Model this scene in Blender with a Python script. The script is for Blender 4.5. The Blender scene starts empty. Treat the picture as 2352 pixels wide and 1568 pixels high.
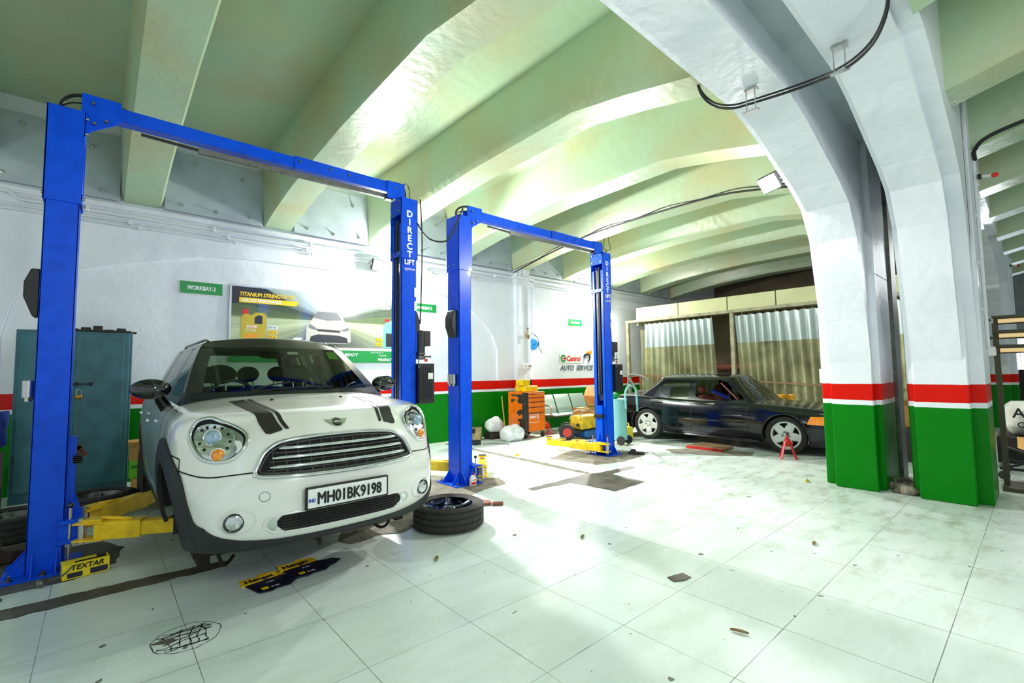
import bpy, bmesh, math, random
from mathutils import Vector, Matrix
from mathutils.bvhtree import BVHTree
S = bpy.context.scene
COL = S.collection
PI = math.pi
# ------------------------------------------------------------------ camera
YAW, PITCH, ROLL, FPX = .848484, .06509, -.0124469, 1073.465
fw = Vector((math.cos(YAW)*math.cos(PITCH), math.sin(YAW)*math.cos(PITCH), math.sin(PITCH)))
rt = Vector((math.sin(YAW), -math.cos(YAW), 0)); up = rt.cross(fw)
r2 = rt*math.cos(ROLL)+up*math.sin(ROLL); u2 = up*math.cos(ROLL)-rt*math.sin(ROLL)
cam_d = bpy.data.cameras.new('camera'); cam = bpy.data.objects.new('camera', cam_d); COL.objects.link(cam)
cam_d.sensor_width = 36; cam_d.lens = FPX/2352*36; cam_d.clip_start = .05; cam_d.clip_end = 200
M = Matrix((r2, u2, -fw)).transposed().to_4x4(); M.translation = Vector((0, 0, 1.4)); cam.matrix_world = M
S.camera = cam
# ------------------------------------------------------------------ world, exposure
w = bpy.data.worlds.new('world'); S.world = w; w.use_nodes = True
w.node_tree.nodes['Background'].inputs[0].default_value = (.86, .95, 1, 1)
w.node_tree.nodes['Background'].inputs[1].default_value = .42
S.view_settings.view_transform = 'Standard'; S.view_settings.look = 'None'
S.view_settings.exposure = .8; S.view_settings.gamma = 1; S.view_settings.use_curve_mapping = False
# ------------------------------------------------------------------ lamps of the room (floodlights; their housings are built with the objects)
def area(name, loc, aim, size, power, col=(1, .98, .95), spread=PI, sy=None):
    l = bpy.data.lights.new(name, 'AREA'); l.energy = power; l.color = col; l.size = size; l.spread = spread
    if sy: l.shape = 'RECTANGLE'; l.size_y = sy
    o = bpy.data.objects.new(name, l); COL.objects.link(o); o.location = loc
    o.rotation_euler = (Vector(aim)-Vector(loc)).to_track_quat('-Z', 'Y').to_euler(); return o
def bulb(name, loc, power, r=.07, col=(1, .985, .95)):
    l = bpy.data.lights.new(name, 'POINT'); l.energy = power; l.color = col; l.shadow_soft_size = r
    o = bpy.data.objects.new(name, l); COL.objects.link(o); o.location = loc; return o
FLOODS = [((10.1, 7.80, 3.22), (5.5, 2.8, 1.0), 300), ((3.72, 7.80, 3.34), (5.2, 1.6, 1.3), 300), ((5.80, 2.02, 3.55), (2.4, 3.6, .9), 60)]
def spot(name, loc, aim, power, deg=110, r=.07, blend=.5):
    l = bpy.data.lights.new(name, 'SPOT'); l.energy = power; l.color = (1, .985, .95); l.shadow_soft_size = r; l.spot_size = math.radians(deg); l.spot_blend = blend
    o = bpy.data.objects.new(name, l); COL.objects.link(o); o.location = loc; o.rotation_euler = (Vector(aim)-Vector(loc)).to_track_quat('-Z', 'Y').to_euler(); return o
for i, (l, a, p) in enumerate(FLOODS):      # a floodlight is a bulb with a reflector: a weak spill all round and a strong beam
    d = (Vector(a)-Vector(l)).normalized(); bulb('flood_light_bulb', Vector(l)+d*.13, p*.35); spot('flood_light_beam', Vector(l)+d*.15, a, p*2.2, 125)
# unseen fill lamps added behind the camera and near the booth
area('unseen_fill_lamp', (-2.6, .6, 3.2), (1.5, 3.5, 1.2), .25, 150, (.96, .99, 1), sy=1.2)
area('unseen_fill_lamp', (1.2, -2.2, 3.3), (3.6, 3.0, 1.6), .25, 50, (.96, .99, 1), sy=1.2)
area('unseen_fill_lamp', (11.4, .2, 3.3), (10, 4.0, .5), .25, 25, (.96, .99, 1), sy=1.2)
# ------------------------------------------------------------------ helpers
def lin(c):
    return tuple((x/12.92 if x <= .04045 else ((x+.055)/1.055)**2.4) for x in c)
def rgb(r, g, b): return lin((r/255, g/255, b/255))
MATS = {}
def mat(name, col, rough=.5, metal=0, spec=.5, noise=None, bump=0, bscale=30, coat=0, emit=None, estr=0, alpha=1, trans=0):
    """col is sRGB 0-255. noise=(scale, second colour, amount)"""
    m = bpy.data.materials.new(name); m.use_nodes = True; nt = m.node_tree; b = nt.nodes['Principled BSDF']
    c = rgb(*col); b.inputs['Base Color'].default_value = (*c, 1); b.inputs['Roughness'].default_value = rough
    b.inputs['Metallic'].default_value = metal; b.inputs['Specular IOR Level'].default_value = spec
    b.inputs['Coat Weight'].default_value = coat; b.inputs['Coat Roughness'].default_value = .05
    b.inputs['Alpha'].default_value = alpha; b.inputs['Transmission Weight'].default_value = trans
    if emit: b.inputs['Emission Color'].default_value = (*rgb(*emit), 1); b.inputs['Emission Strength'].default_value = estr
    if noise or bump:
        tc = nt.nodes.new('ShaderNodeTexCoord')
    if noise:
        n = nt.nodes.new('ShaderNodeTexNoise'); n.inputs['Scale'].default_value = noise[0]; n.inputs['Detail'].default_value = 6
        nt.links.new(tc.outputs['Object'], n.inputs['Vector'])
        r = nt.nodes.new('ShaderNodeValToRGB'); r.color_ramp.elements[0].position = .42; r.color_ramp.elements[1].position = .7
        r.color_ramp.elements[0].color = (*c, 1)
        c2 = rgb(*noise[1]); a = noise[2]
        r.color_ramp.elements[1].color = (*[x*(1-a)+y*a for x, y in zip(c, c2)], 1)
        nt.links.new(n.outputs['Fac'], r.inputs['Fac']); nt.links.new(r.outputs['Color'], b.inputs['Base Color'])
    if bump:
        n2 = nt.nodes.new('ShaderNodeTexNoise'); n2.inputs['Scale'].default_value = bscale; n2.inputs['Detail'].default_value = 5
        nt.links.new(tc.outputs['Object'], n2.inputs['Vector'])
        bp = nt.nodes.new('ShaderNodeBump'); bp.inputs['Strength'].default_value = bump; bp.inputs['Distance'].default_value = .02
        nt.links.new(n2.outputs['Fac'], bp.inputs['Height']); nt.links.new(bp.outputs['Normal'], b.inputs['Normal'])
    MATS[name] = m; return m
def glassmat(name, tint, refl=.08, rough=.02, dens=.9):
    """thin sheet: mostly see-through, a little mirror"""
    m = bpy.data.materials.new(name); m.use_nodes = True; nt = m.node_tree; nt.nodes.clear()
    o = nt.nodes.new('ShaderNodeOutputMaterial'); t = nt.nodes.new('ShaderNodeBsdfTransparent'); g = nt.nodes.new('ShaderNodeBsdfGlossy')
    t.inputs[0].default_value = (*rgb(*tint), 1); g.inputs['Roughness'].default_value = rough
    mx = nt.nodes.new('ShaderNodeMixShader'); fr = nt.nodes.new('ShaderNodeFresnel'); fr.inputs[0].default_value = 1.45
    ad = nt.nodes.new('ShaderNodeMath'); ad.operation = 'ADD'; ad.inputs[1].default_value = refl-.04; nt.links.new(fr.outputs[0], ad.inputs[0])
    nt.links.new(ad.outputs[0], mx.inputs[0]); nt.links.new(t.outputs[0], mx.inputs[1]); nt.links.new(g.outputs[0], mx.inputs[2])
    nt.links.new(mx.outputs[0], o.inputs[0]); MATS[name] = m; return m
class MB:
    """collects shapes; build() links them as one mesh object"""
    def __init__(s): s.b = bmesh.new()
    def box(s, x0, x1, y0, y1, z0, z1, mx=None):
        vs = [s.b.verts.new((x, y, z)) for x in (x0, x1) for y in (y0, y1) for z in (z0, z1)]
        if mx is not None:
            for v in vs: v.co = mx @ v.co
        for f in ((0, 1, 3, 2), (4, 6, 7, 5), (0, 4, 5, 1), (2, 3, 7, 6), (0, 2, 6, 4), (1, 5, 7, 3)): s.b.faces.new([vs[i] for i in f])
        return s
    def bar(s, p0, p1, w, h=None):
        p0 = Vector(p0); p1 = Vector(p1); d = p1-p0; L = d.length; h = h or w
        z = d.normalized(); x = Vector((0, 0, 1)).cross(z); x = x.normalized() if x.length > .05 else Vector((1, 0, 0)); y = z.cross(x)
        mx = Matrix((x, y, z)).transposed().to_4x4(); mx.translation = p0
        return s.box(-w/2, w/2, -h/2, h/2, 0, L, mx)
    def cyl(s, p0, p1, r0, r1=None, n=16, cap=True):
        p0 = Vector(p0); p1 = Vector(p1); z = (p1-p0).normalized(); x = z.orthogonal().normalized(); y = z.cross(x); r1 = r0 if r1 is None else r1
        rings = []
        for p, r in ((p0, r0), (p1, r1)):
            rings.append([s.b.verts.new(p+x*math.cos(a)*r+y*math.sin(a)*r) for a in (2*PI*i/n for i in range(n))])
        for i in range(n): s.b.faces.new((rings[0][i], rings[0][(i+1) % n], rings[1][(i+1) % n], rings[1][i]))
        if cap: s.b.faces.new(rings[0][::-1]); s.b.faces.new(rings[1])
        return s
    def prism(s, pts, axis, a0, a1):
        def P(p, a): return {'x': (a, p[0], p[1]), 'y': (p[0], a, p[1]), 'z': (p[0], p[1], a)}[axis]
        A = [s.b.verts.new(P(p, a0)) for p in pts]; B = [s.b.verts.new(P(p, a1)) for p in pts]; n = len(pts)
        for i in range(n): s.b.faces.new((A[i], A[(i+1) % n], B[(i+1) % n], B[i]))
        s.b.faces.new(A[::-1]); s.b.faces.new(B); return s
    def poly(s, pts):
        s.b.faces.new([s.b.verts.new(p) for p in pts]); return s
    def tube(s, pts, r, n=8, closed=False, smooth=True):
        pts = [Vector(p) for p in pts]
        if smooth and len(pts) > 2: pts = catmull(pts, closed)
        m = len(pts); rings = []; px = None
        for i, p in enumerate(pts):
            a = pts[(i-1) % m] if (i or closed) else p; c = pts[(i+1) % m] if (i < m-1 or closed) else p
            z = (c-a); z = z.normalized() if z.length > 1e-9 else Vector((0, 0, 1))
            x = (px - z*px.dot(z)) if px is not None else z.orthogonal(); x = x.normalized() if x.length > 1e-6 else z.orthogonal().normalized()
            px = x; y = z.cross(x); rr = r(i/(m-1)) if callable(r) else r
            rings.append([s.b.verts.new(p+x*math.cos(t)*rr+y*math.sin(t)*rr) for t in (2*PI*k/n for k in range(n))])
        for i in range(m if closed else m-1):
            A, B = rings[i], rings[(i+1) % m]
            for k in range(n): s.b.faces.new((A[k], A[(k+1) % n], B[(k+1) % n], B[k]))
        if not closed: s.b.faces.new(rings[0][::-1]); s.b.faces.new(rings[-1])
        return s
    def lathe(s, prof, c=(0, 0, 0), axis='z', n=32, closed=False):
        c = Vector(c); ax = {'x': Vector((1, 0, 0)), 'y': Vector((0, 1, 0)), 'z': Vector((0, 0, 1))}[axis] if isinstance(axis, str) else Vector(axis).normalized()
        x = ax.orthogonal().normalized(); y = ax.cross(x); rings = []
        for r, h in prof:
            rings.append([s.b.verts.new(c+ax*h)]*n if r < 1e-6 else [s.b.verts.new(c+ax*h+(x*math.cos(t)+y*math.sin(t))*r) for t in (2*PI*k/n for k in range(n))])
        m = len(prof)
        for i in range(m if closed else m-1):
            A, B = rings[i], rings[(i+1) % m]
            for k in range(n):
                f = []
                for v in (A[k], A[(k+1) % n], B[(k+1) % n], B[k]):
                    if v not in f: f.append(v)
                if len(f) > 2:
                    try: s.b.faces.new(f)
                    except ValueError: pass
        return s
    def sph(s, c, r, n=16, m=10, mx=None):
        r = (r, r, r) if not hasattr(r, '__len__') else r
        prof = [(math.sin(PI*i/m), -math.cos(PI*i/m)) for i in range(m+1)]; before = len(s.b.verts)
        s.lathe([(max(0, a) if 0 < i < m else 0, b) for i, (a, b) in enumerate(prof)], (0, 0, 0), 'z', n)
        s.b.verts.ensure_lookup_table()
        for v in s.b.verts[before:]:
            v.co = Vector((v.co.x*r[0], v.co.y*r[1], v.co.z*r[2]))
            if mx is not None: v.co = mx @ v.co
            v.co += Vector(c)
        return s
    def grid(s, rows, skip=None):
        """rows of points -> quads"""
        V = [[s.b.verts.new(p) for p in r] for r in rows]
        for i in range(len(V)-1):
            for j in range(len(V[0])-1):
                if skip and skip(i, j): continue
                s.b.faces.new((V[i][j], V[i][j+1], V[i+1][j+1], V[i+1][j]))
        return s
    def build(s, name, m, parent=None, bevel=0, smooth=35, fixn=True, solid=0, sub=0, mx=None):
        if mx is not None: s.b.transform(mx)
        if fixn: bmesh.ops.recalc_face_normals(s.b, faces=s.b.faces)
        me = bpy.data.meshes.new(name); s.b.to_mesh(me); s.b.free()
        return link(name, me, m, parent, bevel, smooth, solid, sub)
def link(name, me, m, parent=None, bevel=0, smooth=35, solid=0, sub=0):
    o = bpy.data.objects.new(name, me); COL.objects.link(o)
    for k in (m if isinstance(m, (list, tuple)) else [m]): me.materials.append(MATS[k] if isinstance(k, str) else k)
    if smooth:
        for p in me.polygons: p.use_smooth = True
        if smooth < 180: me.set_sharp_from_angle(angle=math.radians(smooth))
    if parent: o.parent = parent
    if sub: md = o.modifiers.new('s', 'SUBSURF'); md.levels = md.render_levels = sub
    if solid: md = o.modifiers.new('t', 'SOLIDIFY'); md.thickness = solid; md.offset = 0
    if bevel:
        md = o.modifiers.new('b', 'BEVEL'); md.width = bevel; md.segments = 2; md.limit_method = 'ANGLE'; md.angle_limit = math.radians(40)
    return o
def catmull(pts, closed=False, sub=6):
    out = []; n = len(pts)
    for i in range(n if closed else n-1):
        p1 = pts[i]; p2 = pts[(i+1) % n]; p0 = pts[i-1] if (i or closed) else p1*2-p2; p3 = pts[(i+2) % n] if (i+2 < n or closed) else p2*2-p1
        for k in range(sub):
            t = k/sub; out.append(.5*((2*p1)+(p2-p0)*t+(2*p0-5*p1+4*p2-p3)*t*t+(3*p1-p0-3*p2+p3)*t**3))
    if not closed: out.append(pts[-1])
    return out
def thing(name, label, cat, loc=(0, 0, 0), rz=0, group=None, rot=None):
    o = bpy.data.objects.new(name, None); COL.objects.link(o); o.location = loc; o.rotation_euler = rot or (0, 0, rz)
    o.empty_display_size = .1; return tag(o, label, cat, group)
def tag(o, label, cat, group=None):
    o['label'] = label; o['category'] = cat
    if group: o['group'] = group
    return o
def struct(o, kind='structure'):
    o['kind'] = kind; return o
def kids(o, allo): return [c for c in allo if c.parent == o]
def dup(root, loc=None, rz=None, label=None, rot=None):
    allo = list(COL.objects)
    def cp(o, par):
        c = o.copy(); COL.objects.link(c)
        if par: c.parent = par
        for k in kids(o, allo): cp(k, c)
        return c
    r = cp(root, None)
    if loc is not None: r.location = loc
    if rz is not None: r.rotation_euler = (0, 0, rz)
    if rot is not None: r.rotation_euler = rot
    if label: r['label'] = label
    return r
def text(body, size, m, parent, loc, rot=(PI/2, 0, 0), name='lettering', ext=.001, shear=0, bold=0, align='LEFT', sx=1, space=1, heavy=0):
    c = bpy.data.curves.new(name, 'FONT'); c.body = body; c.size = size; c.extrude = ext; c.shear = shear; c.offset = bold; c.align_x = align
    c.space_character = space; c.resolution_u = 3
    t = bpy.data.objects.new(name, c); COL.objects.link(t)
    me = bpy.data.meshes.new_from_object(t.evaluated_get(bpy.context.evaluated_depsgraph_get())); bpy.data.objects.remove(t)
    me.materials.clear(); me.transform(Matrix.Diagonal((sx, 1, 1, 1)))
    if heavy:       # bolder strokes: the same glyphs laid side by side
        b = bmesh.new()
        for k, (dx, dy) in enumerate(((-heavy, 0), (heavy, 0), (0, heavy), (0, -heavy), (0, 0))):
            n0 = len(b.verts); b.from_mesh(me); b.verts.ensure_lookup_table()
            for v in b.verts[n0:]: v.co += Vector((dx, dy, k*.00004))
        b.to_mesh(me); b.free()
    o = link(name, me, m, parent, smooth=0); o.location = loc; o.rotation_euler = rot; return o
# ------------------------------------------------------------------ materials
mat('white_wall', (232, 236, 242), .38, noise=(1.4, (206, 212, 222), .55), bump=.5, bscale=9)
mat('pale_green', (176, 200, 166), .32, noise=(1.0, (186, 172, 122), .7), bump=.35, bscale=8)  # brownish mottle also stands for the lamps' warm tint on the ribs
mat('plate_grey', (176, 190, 194), .4, noise=(2.2, (150, 160, 166), .7), bump=.15, bscale=12)
mat('blue_paint', (0, 82, 230), .3, spec=.22, coat=.06, noise=(9, (0, 40, 160), .3))
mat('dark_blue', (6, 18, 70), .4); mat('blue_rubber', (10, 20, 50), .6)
mat('yellow_paint', (250, 208, 0), .38, noise=(14, (196, 150, 8), .6))
mat('black_plastic', (22, 24, 26), .45, bump=.1, bscale=120); mat('black_gloss', (6, 7, 10), .08, coat=1)
mat('black_rubber', (40, 41, 40), .75, noise=(20, (62, 58, 48), .6), bump=.2, bscale=60)
mat('steel', (190, 192, 190), .3, 1); mat('dull_steel', (120, 122, 120), .45, .9, noise=(18, (86, 80, 72), .6)); mat('chrome', (225, 228, 230), .08, 1)
mat('white_plastic', (235, 236, 232), .35); mat('white_text', (245, 248, 252), .4); mat('black', (8, 8, 9), .6)
mat('cable_black', (14, 14, 15), .5); mat('sign_green', (0, 150, 66), .35); mat('red_plastic', (232, 40, 22), .4)
mat('cement', (128, 124, 108), .85, noise=(6, (84, 80, 66), .9), bump=.6, bscale=40); mat('dark_cement', (92, 88, 74), .6, noise=(5, (56, 54, 44), .9), bump=.5, bscale=40)
mat('cardboard', (206, 158, 92), .8, noise=(6, (172, 124, 62), .5)); mat('concrete', (150, 142, 128), .9, noise=(5, (104, 88, 66), .8), bump=.8, bscale=20)
# ================================================================== the room
def wall_paint():
    m = bpy.data.materials.new('wall_paint'); m.use_nodes = True; nt = m.node_tree; b = nt.nodes['Principled BSDF']; L = nt.links.new
    g = nt.nodes.new('ShaderNodeNewGeometry'); sp = nt.nodes.new('ShaderNodeSeparateXYZ'); L(g.outputs['Position'], sp.inputs[0])
    n = nt.nodes.new('ShaderNodeTexNoise'); n.inputs['Scale'].default_value = 1.3; n.inputs['Detail'].default_value = 7; L(g.outputs['Position'], n.inputs['Vector'])
    nf = nt.nodes.new('ShaderNodeTexNoise'); nf.inputs['Scale'].default_value = 4; L(g.outputs['Position'], nf.inputs['Vector'])
    wob = nt.nodes.new('ShaderNodeMath'); wob.operation = 'MULTIPLY_ADD'; L(nf.outputs['Fac'], wob.inputs[0]); wob.inputs[1].default_value = .012; L(sp.outputs['Z'], wob.inputs[2])
    mr = nt.nodes.new('ShaderNodeMapRange'); mr.inputs['From Max'].default_value = 2; L(wob.outputs[0], mr.inputs['Value'])
    r = nt.nodes.new('ShaderNodeValToRGB'); r.color_ramp.interpolation = 'CONSTANT'; e = r.color_ramp.elements
    gr = (*rgb(0, 122, 10), 1); wh = (*rgb(236, 240, 246), 1); rd = (*rgb(216, 20, 2), 1)
    e[0].position = 0; e[0].color = gr; e[1].position = .486; e[1].color = wh
    x = e.new(.512); x.color = rd; x = e.new(.606); x.color = wh
    L(mr.outputs[0], r.inputs[0])
    mx = nt.nodes.new('ShaderNodeMix'); mx.data_type = 'RGBA'; mx.blend_type = 'MULTIPLY'
    cr = nt.nodes.new('ShaderNodeValToRGB'); cr.color_ramp.elements[0].position = .4; cr.color_ramp.elements[0].color = (1, 1, 1, 1); cr.color_ramp.elements[1].position = .75; cr.color_ramp.elements[1].color = (.8, .82, .84, 1)
    L(n.outputs['Fac'], cr.inputs[0]); mx.inputs['Factor'].default_value = .6; L(r.outputs[0], mx.inputs['A']); L(cr.outputs[0], mx.inputs['B'])
    L(mx.outputs['Result'], b.inputs['Base Color']); b.inputs['Roughness'].default_value = .36; b.inputs['Specular IOR Level'].default_value = .16
    bp = nt.nodes.new('ShaderNodeBump'); bp.inputs['Strength'].default_value = .4; bp.inputs['Distance'].default_value = .02
    n3 = nt.nodes.new('ShaderNodeTexNoise'); n3.inputs['Scale'].default_value = 7; n3.inputs['Detail'].default_value = 6; L(g.outputs['Position'], n3.inputs['Vector'])
    L(n3.outputs['Fac'], bp.inputs['Height']); L(bp.outputs[0], b.inputs['Normal']); MATS['wall_paint'] = m
wall_paint()
def floor_mat():
    m = bpy.data.materials.new('floor_tile'); m.use_nodes = True; nt = m.node_tree; b = nt.nodes['Principled BSDF']; L = nt.links.new
    N = nt.nodes.new
    g = N('ShaderNodeNewGeometry'); sp = N('ShaderNodeSeparateXYZ'); L(g.outputs['Position'], sp.inputs[0])
    def math_(op, a, bb=None, c=None):
        k = N('ShaderNodeMath'); k.operation = op
        for i, v in enumerate((a, bb, c)):
            if v is None: continue
            if isinstance(v, (int, float)): k.inputs[i].default_value = v
            else: L(v, k.inputs[i])
        return k.outputs[0]
    def noise(sc, det=5, stretch=None, rough=.5):
        n = N('ShaderNodeTexNoise'); n.inputs['Scale'].default_value = sc; n.inputs['Detail'].default_value = det; n.inputs['Roughness'].default_value = rough
        if stretch:
            mp = N('ShaderNodeMapping'); mp.inputs['Scale'].default_value = stretch; mp.inputs['Rotation'].default_value = (0, 0, stretch[3] if len(stretch) > 3 else 0) if False else (0, 0, .5)
            L(g.outputs['Position'], mp.inputs[0]); L(mp.outputs[0], n.inputs['Vector'])
        else: L(g.outputs['Position'], n.inputs['Vector'])
        return n.outputs['Fac']
    def line(ax, off):
        t = math_('FRACT', math_('MULTIPLY', math_('ADD', sp.outputs[ax], -off+60.2+.3), 1/.602))
        d = math_('ABSOLUTE', math_('SUBTRACT', t, .5))
        return math_('LESS_THAN', d, math_('MULTIPLY_ADD', noise(3), .009, -.0015))
    gr = math_('MAXIMUM', line('X', 1.008), line('Y', 1.008))
    def ramp(fac, p0, c0, p1, c1):
        r = N('ShaderNodeValToRGB'); r.color_ramp.elements[0].position = p0; r.color_ramp.elements[0].color = (*c0, 1); r.color_ramp.elements[1].position = p1; r.color_ramp.elements[1].color = (*c1, 1)
        L(fac, r.inputs[0]); return r.outputs[0]
    def mix(f, a, bb):
        k = N('ShaderNodeMix'); k.data_type = 'RGBA'
        if isinstance(f, (int, float)): k.inputs['Factor'].default_value = f
        else: L(f, k.inputs['Factor'])
        for nm, v in (('A', a), ('B', bb)):
            if isinstance(v, tuple): k.inputs[nm].default_value = (*v, 1)
            else: L(v, k.inputs[nm])
        return k.outputs['Result']
    base = ramp(noise(.9, 6, (1, 3.2, 1)), .35, rgb(226, 238, 234), .7, rgb(208, 224, 216))
    vein = ramp(noise(2.2, 9, (1, 4, 1), .7), .5, (0, 0, 0), .72, (1, 1, 1)); base = mix(math_('MULTIPLY', vein, .22), base, rgb(186, 194, 172))
    # dirt: patchy, heavier in the work area towards the far end (worn and never washed there)
    area_f = N('ShaderNodeMapRange'); area_f.inputs['From Min'].default_value = 3.2; area_f.inputs['From Max'].default_value = 6; L(sp.outputs['X'], area_f.inputs['Value'])
    dirt = ramp(noise(2.6, 10, (1, 2.2, 1), .72), .5, (0, 0, 0), .66, (1, 1, 1))
    base = mix(math_('MULTIPLY', dirt, math_('MULTIPLY_ADD', area_f.outputs[0], .5, .12)), base, rgb(138, 132, 96))
    # chips and oil spots
    v = N('ShaderNodeTexVoronoi'); v.inputs['Scale'].default_value = 5; v.inputs['Randomness'].default_value = 1; vn = N('ShaderNodeTexNoise'); vn.inputs['Scale'].default_value = 22; L(g.outputs['Position'], vn.inputs['Vector']); va = N('ShaderNodeVectorMath'); va.operation = 'MULTIPLY_ADD'; va.inputs[1].default_value = (.07, .07, .07); L(vn.outputs['Color'], va.inputs[0]); L(g.outputs['Position'], va.inputs[2]); L(va.outputs[0], v.inputs['Vector'])
    sz = math_('MULTIPLY', math_('POWER', noise(7.3, 2), 4), .62)
    spots = math_('LESS_THAN', v.outputs['Distance'], sz)
    base = mix(math_('MULTIPLY', spots, .85), base, rgb(66, 58, 34))
    base = mix(math_('MULTIPLY', gr, .8), base, rgb(96, 98, 76))
    L(base, b.inputs['Base Color'])
    rr = N('ShaderNodeMapRange'); rr.inputs['To Min'].default_value = .16; rr.inputs['To Max'].default_value = .42; L(noise(1.7, 6), rr.inputs['Value']); L(rr.outputs[0], b.inputs['Roughness'])
    bp = N('ShaderNodeBump'); bp.inputs['Strength'].default_value = .25; bp.inputs['Distance'].default_value = .01; L(math_('SUBTRACT', noise(1.2, 3), math_('ADD', gr, spots)), bp.inputs['Height']); L(bp.outputs[0], b.inputs['Normal'])
    MATS['floor_tile'] = m
floor_mat()
struct(MB().box(-6, 24, -8, 8.4, -.2, 0).build('floor', 'floor_tile'))
struct(MB().box(-6, 24, -8, 8.6, 4.86, 5.1).build('ceiling', 'pale_green'))
# left wall: recessed panel, thicker spandrel with a shallow blind arch, thick top ledge
W0 = 8.15
struct(MB().box(-6, 24, W0, 8.5, 0, 5.0).build('wall_left', 'wall_paint'))
arch = [(-.9, 0), (-.9, 1.9), (-.83, 2.28), (-.69, 2.55), (-.29, 2.78), (.26, 2.95), (1.11, 3.16), (1.9, 3.21), (3.3, 3.21), (4.4, 3.16), (5.4, 2.98), (5.95, 2.75), (6.3, 2.5), (6.55, 2.25), (6.7, 1.9), (6.72, 0)]
def spandrel(dx, name):
    mb = MB(); top = 3.66
    pts = [(x+dx, z) for x, z in arch]
    for a, b in zip(pts, pts[1:]):
        if abs(a[0]-b[0]) < 1e-6: continue
        mb.prism([a, b, (b[0], top), (a[0], top)], 'y', W0-.05, W0+.02)
    return struct(mb.build(name, 'wall_paint', smooth=20))
spandrel(0, 'trim_1'); spandrel(8.75, 'trim_2')
for i, (a, b) in enumerate(((-3, -.9), (6.72, 7.2), (15.45, 16.6))):
    struct(MB().box(a, b, W0-.05, W0+.02, 0, 3.66).build('trim_%d' % (i+3), 'wall_paint'))
struct(MB().box(7.2, 7.62, W0-.16, W0+.02, 0, 4.86).build('pillar', 'wall_paint', bevel=.01))
struct(MB().box(-6, 24, W0-.075, W0+.02, 3.64, 3.72).build('trim_6', 'white_wall', bevel=.01))
# ceiling ribs running from the left wall to the girder
ribX = [-3.15, -1.4, .365, 2.10, 3.86, 5.62, 7.38+.0, 9.13, 10.9, 12.65, 14.4]
def rib(x, n):
    prof = [(8.3, 3.74), (7.6, 3.88), (6.9, 3.98), (6.0, 4.06), (5.0, 4.12), (3.17, 4.14), (2.5, 4.02), (1.7, 3.84), (1.7, 4.9), (8.3, 4.9)]
    mb = MB(); b = mb.b; h = .205
    for a, c in zip(prof[:7], prof[1:8]):
        rows = []
        for y, z in (a, c):
            rows.append([(x-h-.07, y, 4.9), (x-h-.02, y, z+.07), (x-h+.01, y, z), (x+h-.01, y, z), (x+h+.02, y, z+.07), (x+h+.07, y, 4.9)])
        mb.grid(rows)
    bmesh.ops.remove_doubles(b, verts=b.verts, dist=1e-4)
    struct(mb.build('ceiling_beam', 'pale_green', smooth=25))
for n, x in enumerate(ribX): rib(x, n)
# far-bay ribs beyond the double girder
for x in (3.86, 5.62, 7.38, 9.13, 10.9, 12.65, 14.4, 16.2, 18):
    mb = MB(); prof = [(.45, 3.78), (-.9, 4.12), (-5, 4.14)]
    mb.grid([[(x-.275, y, 4.9), (x-.225, y, z+.07), (x-.195, y, z), (x+.195, y, z), (x+.225, y, z+.07), (x+.275, y, 4.9)] for y, z in prof])
    struct(mb.build('ceiling_beam', 'pale_green', smooth=25))
# double girder with haunched arches, on paired pillars
hA = [(6.63, 1.35), (6.52, 1.95), (6.39, 2.46), (6.30, 2.86), (6.05, 3.2), (5.7, 3.36), (5.38, 3.46), (4.72, 3.67), (4.24, 3.77)]
def girder(y0, y1, dz=0, dx=0, name='ceiling_beam', mb=None):
    own = mb is None; mb = mb or MB()
    def strip(pts):
        for (xa, za), (xb, zb) in zip(pts, pts[1:]):
            mb.prism([(xa, za+dz), (xb, zb+dz), (xb, 4.88), (xa, 4.88)], 'y', y0, y1)
    L = [(x+dx, z) for x, z in hA][::-1]; lft = [(4.4-x-dx, z) for x, z in hA]
    strip(lft+L); R = [(x+8.8, z) for x, z in lft]; strip([(x+.02, z) for x, z in R[2:]]+[(x+8.8, z) for x, z in L])
    if own: return struct(mb.build(name, 'white_wall', smooth=30))
girder(1.30, 1.71); girder(.55, .95)
girder(1.70, 1.80, .07, .13); girder(.43, .56, .07, .13); girder(.94, 1.01, .07, .13)
for k, px_ in enumerate((6.62, 15.42)):
    for j, (m0, m1, b0, b1) in enumerate(((1.30, 1.71, 1.25, 1.84), (.51, .95, .40, 1.02))):
        mb = MB()
        mb.box(px_-.01, px_+.14, m0, m1, 0, 2.5); mb.box(px_+.13, px_+.83, b0, b1, 0, 2.5)
        mb.box(px_+.13, px_+.83, b0, b1, 2.49, 4.88)
        struct(mb.build('pillar', 'wall_paint', bevel=.012))
struct(MB().box(-6, 24, .95, 1.30, 4.07, 4.2).build('ceiling_panel', 'plate_grey'))
# steel channel standing behind pillar one, in the joint
struct(MB().box(7.52, 7.8, 1.22, 1.32, 0, 4.1).build('trim_8', 'dull_steel'))
# back wall and far end
mat('brown_wall', (126, 112, 88), .7, noise=(1.5, (90, 78, 60), .7)); mat('grey_wall', (150, 156, 160), .5, noise=(1.5, (120, 126, 132), .7))
struct(MB().box(17.5, 17.7, 1.9, 8.4, 0, 4.9).build('wall_back', 'brown_wall'))
struct(MB().box(23.5, 23.7, -8, 2, 0, 4.9).build('wall_far', 'grey_wall'))
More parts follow.
